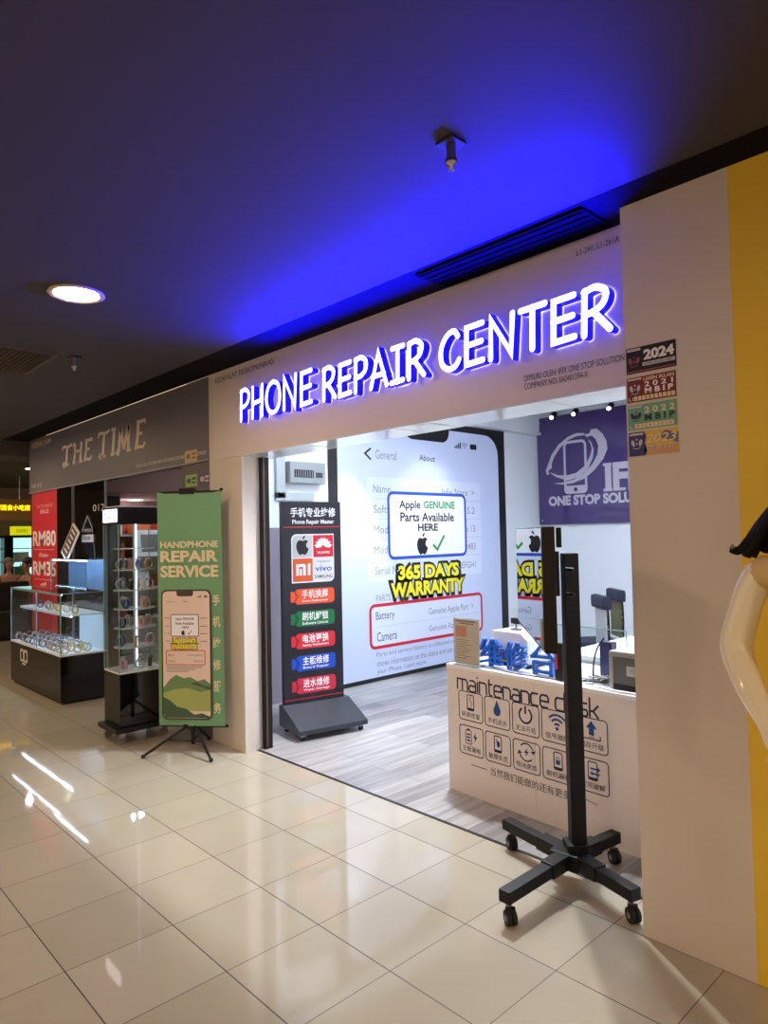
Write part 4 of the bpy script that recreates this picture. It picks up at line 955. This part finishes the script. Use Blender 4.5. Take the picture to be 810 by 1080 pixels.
# ------------------------------------------------------------------ green tripod banner
BA = math.atan2(.295, .367)
B = thing('tripod_banner', 'green handphone repair banner on a black tripod before the left column', 'banner', (-1.2, -.11, 0), BA)
GR = mat('green_banner_vinyl', (112, 164, 120), .5, noise=.04, nscale=3); GR2 = mat('banner_hill_pale', (160, 172, 96), .5); GR3 = mat('banner_hill_mid', (104, 136, 88), .5); GR4 = mat('banner_hill_dark', (66, 92, 66), .5)
sheet = []
n = 12
for j in range(n+1):
    z = .19+1.735*j/n
    for i in range(9):
        x = -.25+.5*i/8; sag = .006*math.sin(i*1.1)*(1-j/n)
        sheet.append((x+(.012*(1-j/n) if i == 8 else 0), sag, z-(.012 if j == n and i not in (0, 8, 4) else 0)))
MB().add(sheet, [[j*9+i, j*9+i+1, (j+1)*9+i+1, (j+1)*9+i] for j in range(n) for i in range(8)], GR, True).add([(x, y+.0015, z) for x, y, z in sheet], [[j*9+i, (j+1)*9+i, (j+1)*9+i+1, j*9+i+1] for j in range(n) for i in range(8)], GR, True).build('sheet', B)
tp = MB(); tp.cyl((0, .03, .12), (0, .03, 1.93), .011, BLKMETAL); tp.lohi((-.075, -.006, 1.905), (.045, .03, 1.95), BLKPLASTIC, .004); tp.lohi((-.25, .008, 1.91), (.25, .016, 1.93), BLKPLASTIC); tp.lohi((-.25, .006, .18), (.265, .016, .20), BLKPLASTIC)
tp.lohi((-.06, -.004, .175), (.05, .04, .2), BLKPLASTIC); tp.sph((.25, .01, 1.935), .012, BLKPLASTIC); tp.sph((.272, .01, .19), .012, BLKPLASTIC); tp.build('pole', B)
def loc2(x, y):  # world -> banner local
    dx, dy = x+1.2, y+.11; return (dx*math.cos(BA)+dy*math.sin(BA), -dx*math.sin(BA)+dy*math.cos(BA))
for (x, y) in ((-1.31, -.43), (-.88, -.13), (-1.36, .12)):
    lx, ly = loc2(x, y); l = MB(); l.cyl((lx*.05, .03+(ly-.03)*.05, .20), (lx, ly, .018), .0095, BLKMETAL); l.sph((lx, ly, .016), .016, RUBBER); l.tube([(0, .03, .07), (lx*.5, .03+(ly-.03)*.5, .105)], .005, BLKMETAL, 6, smooth=False); l.build('leg', B)
MB().cyl((0, .03, .05), (0, .03, .22), .014, BLKMETAL).build('hub', B)
a = Art((0, -.009, 0), (1, 0, 0), step=.0006)
a.text('HANDPHONE', -.225, 1.505, .228, 1.555, CREAM, 1, .035); a.text('REPAIR', -.225, 1.40, .228, 1.485, CREAM, 1, .04); a.text('SERVICE', -.225, 1.285, .228, 1.375, CREAM, 1, .04)
for i, ch in enumerate('手机维修服务'): a.text(ch, .178, 1.075-i*.158, .238, 1.155-i*.158, CREAM, 1, .02)
PH = mat('banner_phone_screen', (228, 206, 190), .5); PE = mat('banner_phone_edge', (70, 58, 50), .45)
a.rr(-.222, .235, .168, 1.195, .045, PE, 1); a.rr(-.21, .247, .156, 1.183, .037, PH, 2); a.poly(rrpts(-.1, 1.145, .03, 1.19, .02, (1, 1, 0, 0)), PE, 3)
def inside(P): return P
a.poly([(-.21, .47), (-.16, .53), (-.11, .565), (-.05, .54), (.0, .55), (.06, .52), (.11, .535), (.156, .50), (.156, .30), (-.21, .30)], GR3, 3)
a.poly([(-.21, .43), (-.12, .46), (-.02, .47), (.08, .44), (.156, .46), (.156, .30), (-.21, .30)], GR2, 4)
a.poly([(-.21, .40), (-.17, .385), (-.1, .33), (-.03, .315), (.03, .275), (.09, .285), (.156, .26), (.14, .25), (-.19, .25), (-.21, .28)], GR4, 5)
a.poly([(.0, .50), (.05, .515), (.10, .49), (.156, .48), (.156, .455), (.08, .48)], GR4, 5)
DG = mat('banner_ink', (96, 84, 78), .5)
a.rr(-.145, .85, .07, 1.01, .012, WHITE, 4); a.ring(-.145, .85, .07, 1.01, .012, .006, DG, 5)
a.text('Apple GENUINE', -.11, .965, .035, .988, DG, 5, .02); a.text('Parts Available', -.11, .935, .035, .955, DG, 5, .02); a.text('HERE', -.06, .908, -.005, .924, DG, 5, .02)
fruit(a, -.05, .878, .04, BLACK, 5); tick(a, -.015, .863, .03, .03, DG, 5)
for (t, x0, z0, x1, z1) in (('365 DAYS', -.13, .80, .05, .835), ('WARRANTY', -.145, .755, .065, .792)): a.text(t, x0-.008, z0-.008, x1+.008, z1+.008, DG, 5, .12); a.text(t, x0, z0, x1, z1, YELLOW, 6, .05)
a.ring(-.185, .64, .117, .745, .012, .006, RED, 5); a.text('Battery', -.17, .70, -.12, .72, DG, 5); a.text('Genuine Apple Part', -.02, .70, .1, .72, GREY, 5); a.text('Camera', -.17, .66, -.12, .676, DG, 5); a.text('Genuine', .03, .66, .1, .676, GREY, 5)
a.text('General', -.185, 1.10, -.12, 1.115, GREY, 4); a.text('About', -.05, 1.10, -.01, 1.115, DG, 4)
for k in range(4): a.rect(.06+k*.009, 1.135, .066+k*.009, 1.141+k*.004, DG, 4)
a.rr(.115, 1.135, .14, 1.15, .003, DG, 4)
for z in (.98, .92, .865, .81): a.text('Model', -.195, z, -.155, z+.012, DG, 3); a.rect(.08, z, .135, z+.006, GREY, 3)
for k in range(3): a.rect(-.185, .62-.016*k, .09-.05*k, .626-.016*k, GREY, 4)
a.build('print', B)

# ------------------------------------------------------------------ far left hall
struct(MB().lohi((-14.4, -6, 0), (-14.2, 7, 2.86), mat('far_wall_paint', (120, 110, 92), .6)).build('wall_far'))
def fridge(y0, label):
    f = thing('drinks_fridge', label, 'fridge', (-13.9, y0, 0), 0)
    MB().lohi((-.28, 0, 0), (.28, .95, .12), BLKPLASTIC).lohi((-.28, 0, 1.68), (.28, .95, 1.73), BLKPLASTIC).lohi((-.28, 0, .12), (.28, .05, 1.68), BLKPLASTIC).lohi((-.28, .9, .12), (.28, .95, 1.68), BLKPLASTIC).lohi((-.28, .05, .12), (-.22, .9, 1.68), BLKPLASTIC).build('body', f)
    MB().lohi((-.22, .05, .12), (-.2, .9, 1.68), mat('cold_lit_liner', (190, 240, 240), .5, emit=1.0, ecol=(190, 236, 232))).build('back_liner', f)
    for z in (.45, .8, 1.12, 1.42): MB().lohi((-.19, .05, z), (.2, .9, z+.02), LGREY).build('shelf', f)
    MB().lohi((.26, .04, .12), (.275, .91, 1.68), CLEAR).build('door', f)
    MB().lohi((.27, .86, .12), (.3, .92, 1.68), BLKPLASTIC).build('door_frame', f)
    for j in range(4):
        for q in range(2): MB().lohi((-.1, .12+q*.42, .14+.33*j), (.12, .42+q*.38, .36+.33*j), mat('bottle_row_'+('green', 'white')[(j+q) % 2], ((96, 150, 120), (222, 232, 230))[(j+q) % 2], .4)).build('drinks_row', f)
    return f
fridge(.95, 'glass door drinks fridge with pale blue light at the far left edge')
fridge(1.95, 'glass door drinks fridge with pale blue light nearer the red poster')
ys = thing('yellow_header_sign', 'yellow lit panel above the fridge nearer the red poster', 'sign', (-13.62, 1.93, 1.74))
MB().lohi((0, 0, 0), (.06, .46, .2), mat('yellow_lightbox', (220, 224, 20), .5, emit=.55, ecol=(216, 222, 10))).build('light_box', ys)
a = Art((.062, 0, 0), (0, 1, 0)); a.text('DRINKS', .12, .05, .36, .14, mat('olive_print', (150, 150, 30), .5), 1); a.build('lettering', ys)
ye = thing('hanging_sign', 'amber hanging sign with glowing yellow characters at the far left', 'sign', (-10.98, .5, 2.0))
MB().lohi((0, 0, 0), (.07, 1.12, .40), mat('amber_sign_box', (150, 108, 24), .5)).build('box', ye)
a = Art((.072, 0, 0), (0, 1, 0)); a.text('招牌面食小吃店', .36, .185, 1.08, .30, mat('yellow_led', (255, 220, 20), .5, emit=1.5, ecol=(255, 206, 0)), 1, .02); a.build('lettering', ye)
MB().cyl((.035, .2, .40), (.035, .2, .86), .01, METAL).build('hanger', ye); MB().cyl((.035, .9, .40), (.035, .9, .86), .01, METAL).build('hanger', ye)
hd = thing('recessed_light', 'round ceiling light beyond the grey board above the yellow characters', 'ceiling light', (-9.4, 1.15, 2.86)); MB().lathe([(.1, 0), (.11, -.008), (.09, -.012), (.08, 0)], (0, 0, 0), WIN).build('rim', hd); MB().cyl((0, 0, -.005), (0, 0, -.001), .09, MATS['cool_lamp'], n=24).build('diffuser', hd)
downlight(-11.6, -.2, 'round warm recessed downlight added out of view to light the walkway')['group'] = 'added walkway downlights'  # unseen lamp added to brighten the far hall
downlight(-9.0, -1.4, 'round warm recessed downlight added out of view to light the walkway')['group'] = 'added walkway downlights'  # another unseen lamp added for the far hall
sf = thing('dark_booth', 'dark brown bench seat whose back hides the two far people below the chest', 'seat', (-9.2, .0, 0))
dk = mat('dark_brown_vinyl', (38, 30, 26), .5, noise=.1)
MB().box((0, .3, .57), (.16, 1.5, .70), dk, .05).build('backrest', sf); MB().box((.28, .3, .25), (.45, 1.5, .40), dk, .04).build('seat', sf); MB().lohi((-.08, -.4, 0), (.48, 1.0, .05), BLACK).build('base', sf)

def skin(name, J, E, m, parent=None, sub=1):
    me = bpy.data.meshes.new(name); keys = list(J); me.from_pydata([J[k][0] for k in keys], [(keys.index(p), keys.index(q)) for p, q in E], [])
    o = bpy.data.objects.new(name, me); COL.objects.link(o)
    s = o.modifiers.new('skin', 'SKIN'); s.branch_smoothing = .6
    for i, k in enumerate(keys):
        r = J[k][1]; r = r if isinstance(r, tuple) else (r, r)
        me.skin_vertices[0].data[i].radius = r
    me.skin_vertices[0].data[0].use_root = True
    d = o.modifiers.new('sub', 'SUBSURF'); d.levels = sub; d.render_levels = sub
    dg = bpy.context.evaluated_depsgraph_get(); dg.update()
    nm = bpy.data.meshes.new_from_object(o.evaluated_get(dg)); bpy.data.objects.remove(o); bpy.data.meshes.remove(me)
    nm.name = name; nm.materials.clear(); nm.materials.append(m)
    for p in nm.polygons: p.use_smooth = True
    o = bpy.data.objects.new(name, nm); COL.objects.link(o)
    if parent: o.parent = parent
    return o

SKINM = mat('warm_skin', (176, 128, 100), .5)
def seated(label, loc, rz, shirt, hair, bald):
    p = thing('person', label, 'person', loc, rz)
    J = {'pel': ((0, 0, .50), .14), 'waist': ((0, .02, .66), .13), 'chest': ((0, .03, .90), (.17, .12)), 'neck': ((0, .0, 1.075), .04), 'nk2': ((0, -.005, 1.115), .04), 'jaw': ((0, -.03, 1.17), (.06, .07)), 'head': ((0, -.015, 1.245), (.078, .095)), 'top': ((0, -.01, 1.31), .05)}
    E = [('pel', 'waist'), ('waist', 'chest'), ('chest', 'neck'), ('neck', 'nk2'), ('nk2', 'jaw'), ('jaw', 'head'), ('head', 'top')]
    for s, k in ((-1, 'l'), (1, 'r')):
        J.update({k+'sh': ((s*.19, .03, .99), .06), k+'el': ((s*.25, -.08, .74), .045), k+'wr': ((s*.14, -.30, .70), .032), k+'ha': ((s*.1, -.37, .70), .035),
                  k+'hip': ((s*.1, -.05, .48), .09), k+'kn': ((s*.12, -.44, .48), .065), k+'an': ((s*.12, -.46, .10), .04), k+'to': ((s*.12, -.6, .05), .035)})
        E += [('chest', k+'sh'), (k+'sh', k+'el'), (k+'el', k+'wr'), (k+'wr', k+'ha'), ('pel', k+'hip'), (k+'hip', k+'kn'), (k+'kn', k+'an'), (k+'an', k+'to')]
    skin('body', J, E, SKINM, p, 2)
    Js = {k: (J[k][0], tuple(x+.014 for x in (J[k][1] if isinstance(J[k][1], tuple) else (J[k][1],)*2))) for k in ('pel', 'waist', 'chest', 'lsh', 'rsh', 'lel', 'rel')}
    skin('shirt', Js, [('pel', 'waist'), ('waist', 'chest'), ('chest', 'lsh'), ('chest', 'rsh'), ('lsh', 'lel'), ('rsh', 'rel')], shirt, p, 2)
    h = MB(); h.sph((0, .018, 1.272), .105, hair, (.86, 1.0, .95 if not bald else .8), 18); h.build('hair', p)
    f = MB()
    for s in (-1, 1): f.sph((s*.035, -.108, 1.245), .011, BLACK, n=8); f.sph((s*.09, -.01, 1.23), .022, SKINM, (.4, .8, 1.2), 8)
    f.sph((0, -.125, 1.215), .017, SKINM, (.8, 1, 1.3), 8); f.sph((0, -.105, 1.175), .02, mat('lips', (140, 80, 70), .5), (1.2, .5, .35), 8); f.build('face', p)
    return p
seated('seated person in rust orange top with cropped grey hair beyond the counter', (-10.95, 1.21, -.06), 1.45, mat('rust_top', (150, 76, 44), .7), mat('grey_hair', (120, 110, 100), .7), True)
seated('person with black hair in a tan top partly hidden behind the red poster', (-9.9, 1.24, -.06), .25, mat('tan_top', (150, 116, 84), .7), mat('black_hair_far', (18, 15, 15), .5), False)
for i, (x, y) in enumerate(((-10.97, 1.21), (-9.9, 1.26))):
    t = thing('stool', ('low wooden stool under the person in rust orange', 'low wooden stool under the black haired person')[i], 'stool', (x, y, 0))
    MB().box((0, 0, .36), (.36, .36, .05), dk, .01).build('seat', t)
    for sx in (-1, 1):
        for sy in (-1, 1): MB().lohi((sx*.14-.02, sy*.14-.02, 0), (sx*.14+.02, sy*.14+.02, .34), dk).build('leg', t)

# ------------------------------------------------------------------ mannequin at the right
MQ = thing('mannequin', 'glossy cream mannequin with long black hair standing before the yellow wall', 'mannequin', (3.02, -.47, 0), 0)
MM = mat('glossy_cream_mannequin', (240, 232, 208), .07, coat=.8)
J = {'pel': ((0, 0, .92), (.15, .11)), 'waist': ((0, 0, 1.12), (.105, .085)), 'chest': ((0, -.005, 1.30), (.14, .10)), 'upch': ((0, .0, 1.42), (.12, .075)), 'neck': ((0, .005, 1.53), .045), 'jaw': ((0, -.02, 1.60), .06), 'head': ((0, -.01, 1.70), .088), 'top': ((0, .0, 1.77), .06)}
E_ = [('pel', 'waist'), ('waist', 'chest'), ('chest', 'upch'), ('upch', 'neck'), ('neck', 'jaw'), ('jaw', 'head'), ('head', 'top')]
arms = {'l': [(-.175, .0, 1.455), (-.215, .0, 1.36), (-.258, .01, 1.225), (-.2, -.05, 1.125), (-.135, -.10, 1.04), (-.11, -.125, .985)], 'r': [(.165, .0, 1.43), (.21, .0, 1.33), (.24, .02, 1.18), (.25, -.04, 1.05), (.25, -.1, .94), (.25, -.12, .88)]}
for k, s in (('l', -1), ('r', 1)):
    A = arms[k]; rad = [.05, .045, .05, .042, .030, .03]
    for i, nm in enumerate(('sh', 'ua', 'el', 'fa', 'wr', 'pm')): J[k+nm] = (A[i], rad[i])
    E_ += [('upch', k+'sh'), (k+'sh', k+'ua'), (k+'ua', k+'el'), (k+'el', k+'fa'), (k+'fa', k+'wr'), (k+'wr', k+'pm')]
    J[k+'hip'] = ((s*.085, 0, .84), .095); J[k+'kn'] = ((s*.085, -.01, .49), .058); J[k+'cf'] = ((s*.085, .01, .34), .052); J[k+'an'] = ((s*.085, .015, .09), .034); J[k+'to'] = ((s*.09, -.12, .035), .032)
    E_ += [('pel', k+'hip'), (k+'hip', k+'kn'), (k+'kn', k+'cf'), (k+'cf', k+'an'), (k+'an', k+'to')]
skin('body', J, E_, MM, MQ, 2)
for k in ('l', 'r'):
    A = arms[k]; d = (Vector(A[5])-Vector(A[4])).normalized(); sd = d.cross(Vector((0, -1, .3))).normalized()
    hb = MB()
    for i, L in enumerate((.062, .075, .07, .055)):
        b = Vector(A[5])+sd*(-.024+.016*i)+d*.015; hb.tube([b, b+d*L*.5+Vector((0, -.006, 0)), b+d*L+Vector((0, -.004, -.012))], [.0085, .006], MM, 8)
    b = Vector(A[4])+d*.02-sd*.02; hb.tube([b, b-sd*.03+d*.02, b-sd*.035+d*.05], [.0095, .007], MM, 8)
    hb.build('fingers', MQ)
hr = mat('glossy_black_wig', (8, 6, 7), .6, spec=.2, noise=.2, nscale=40)
h = MB(); h.sph((0, .02, 1.72), .108, hr, (.98, 1.05, 1.0), 20)
for k in range(90):
    t = -1.95+3.9*k/89+PI/2; r0 = .10; u = random.random()
    x0, y0 = r0*math.cos(t), .02+r0*math.sin(t)
    side_ = abs(math.cos(t)); out = .10+.115*side_+.012*u
    zend = 1.43+.07*side_+random.uniform(-.015, .02)
    xe = x0/r0*out; ye = .03+(y0-.02)/r0*.10
    h.tube([(x0*.6, .02+(y0-.02)*.6, 1.80), (x0*1.05, y0, 1.72), (x0*1.3, y0+.01, 1.64), (xe*.82, ye, 1.565+.01*u), (xe, ye-.005, zend)], [.02, .013 if k % 6 else .005], hr, 6, sub=3)
for k in range(9):
    u = k/8; h.tube([(-.12, .0, 1.66-.02*u), (-.17, .0, 1.585-.03*u), (-.212, -.01, 1.535-.03*u), (-.232-.016*math.sin(3*u), -.012, 1.513-.02*u), (-.246-.008*u, -.015, 1.523-.022*u)], [.006, .0008], hr, 5, sub=3)
h.build('hair', MQ)
fc = MB()
for s in (-1, 1): fc.sph((s*.033, -.088, 1.70), .010, MM, (1.4, .5, .7), 10)
fc.sph((0, -.103, 1.665), .014, MM, (.8, 1, 1.5), 10); fc.sph((0, -.09, 1.625), .018, mat('mannequin_lips', (190, 110, 100), .3), (1.2, .5, .4), 10); fc.build('face', MQ)
DR = mat('sheer_yellow_cloth', (214, 184, 122), .6, noise=.12, nscale=14, bump=.2)
skin('blouse', {'w': ((0, 0, 1.02), (.165, .125)), 'wa': ((0, 0, 1.13), (.125, .10)), 'c': ((0, -.005, 1.30), (.157, .115)), 'u': ((0, 0, 1.41), (.135, .09)), 'ls': ((-.165, 0, 1.455), .056), 'le': ((-.193, 0, 1.405), .05), 'rs': ((.17, 0, 1.425), .062), 're': ((.205, .0, 1.345), .06)},
     [('w', 'wa'), ('wa', 'c'), ('c', 'u'), ('u', 'ls'), ('ls', 'le'), ('u', 'rs'), ('rs', 're')], DR, MQ, 2)
sk = MB(); n = 40; prof = [(.135, 1.06), (.155, .95), (.165, .86), (.172, .78)]
vs = []; fs = []
for (r, z) in prof:
    for k in range(n):
        t = 2*PI*k/n; rr = r*(1+.04*math.sin(9*t)*(1.06-z)*1.6); vs.append((rr*math.cos(t), rr*.8*math.sin(t), z))
for i in range(len(prof)-1):
    for k in range(n): fs.append([i*n+k, i*n+(k+1) % n, (i+1)*n+(k+1) % n, (i+1)*n+k])
sk.add(vs, fs, mat('orange_skirt_cloth', (206, 110, 36), .7, noise=.1, nscale=12), True); sk.build('skirt', MQ)
MB().cyl((0, 0, 0), (0, 0, .012), .19, mat('base_glass', (190, 190, 180), .2), n=40).build('base', MQ)

# remove the type-setting helper
bpy.data.objects.remove(_to)

# ------------------------------------------------------------------ lights
def area(name, loc, target, size, power, col, size_y=None, spread=None):
    l = bpy.data.lights.new(name, 'AREA'); l.energy = power; l.color = col; l.size = size
    if size_y: l.shape = 'RECTANGLE'; l.size_y = size_y
    if spread: l.spread = spread
    o = bpy.data.objects.new(name, l); COL.objects.link(o); o.location = loc
    o.rotation_euler = (Vector(target)-Vector(loc)).to_track_quat('-Z', 'Y').to_euler()
    return o
def spot(name, loc, target, power, col, ang, blend=.5, r=.03):
    l = bpy.data.lights.new(name, 'SPOT'); l.energy = power; l.color = col; l.spot_size = ang; l.spot_blend = blend; l.shadow_soft_size = r
    o = bpy.data.objects.new(name, l); COL.objects.link(o); o.location = loc
    o.rotation_euler = (Vector(target)-Vector(loc)).to_track_quat('-Z', 'Y').to_euler()
    return o
# blue halo escaping above the glowing letters, onto the ceiling
area('blue_letter_glow', (.98, .06, 2.67), (.98, -.42, 2.99), 2.5, 105, (.0, .0, 1.), .03, math.radians(110))
# poster wash spots
spot('poster_wash', (-1.3, 2.05, 2.9), (-1.95, 2.0, 1.2), 130, (.84, .95, 1.), math.radians(46))
spot('poster_wash', (-.9, 3.3, 3.0), (-1.95, 3.3, 1.6), 45, (.9, .95, 1.), math.radians(60), .8)

spot('shop_downlight_beam', (.35, 1.2, 3.2), (1.2, -.3, 0), 290, (.96, .98, 1.), math.radians(105), .4, .05)

w = bpy.data.worlds.new('mall'); SC.world = w; w.use_nodes = True
w.node_tree.nodes['Background'].inputs[0].default_value = (*lin((255, 214, 174)), 1); w.node_tree.nodes['Background'].inputs[1].default_value = .6

# ------------------------------------------------------------------ camera
cam = bpy.data.cameras.new('camera'); co = bpy.data.objects.new('camera', cam); COL.objects.link(co); SC.camera = co
yaw, pit, rol = -.814955030, .0332489960, -.0211455009
F = Vector((math.sin(yaw)*math.cos(pit), math.cos(yaw)*math.cos(pit), math.sin(pit))); R0 = Vector((math.cos(yaw), -math.sin(yaw), 0)); U0 = R0.cross(F)
R = R0*math.cos(rol)+U0*math.sin(rol); U = U0*math.cos(rol)-R0*math.sin(rol)
co.matrix_world = Matrix(((R.x, U.x, -F.x, 3.52643756), (R.y, U.y, -F.y, -2.56205842), (R.z, U.z, -F.z, 1.57043755), (0, 0, 0, 1)))
cam.sensor_fit = 'VERTICAL'; cam.sensor_height = 36; cam.lens = 723.548865*36/1080; cam.clip_start = .02
vs = SC.view_settings; vs.view_transform = 'Standard'; vs.look = 'None'; vs.gamma = 1; vs.exposure = .45; vs.use_curve_mapping = False
SC.cycles.use_denoising = True; SC.cycles.max_bounces = 8; SC.cycles.transparent_max_bounces = 24
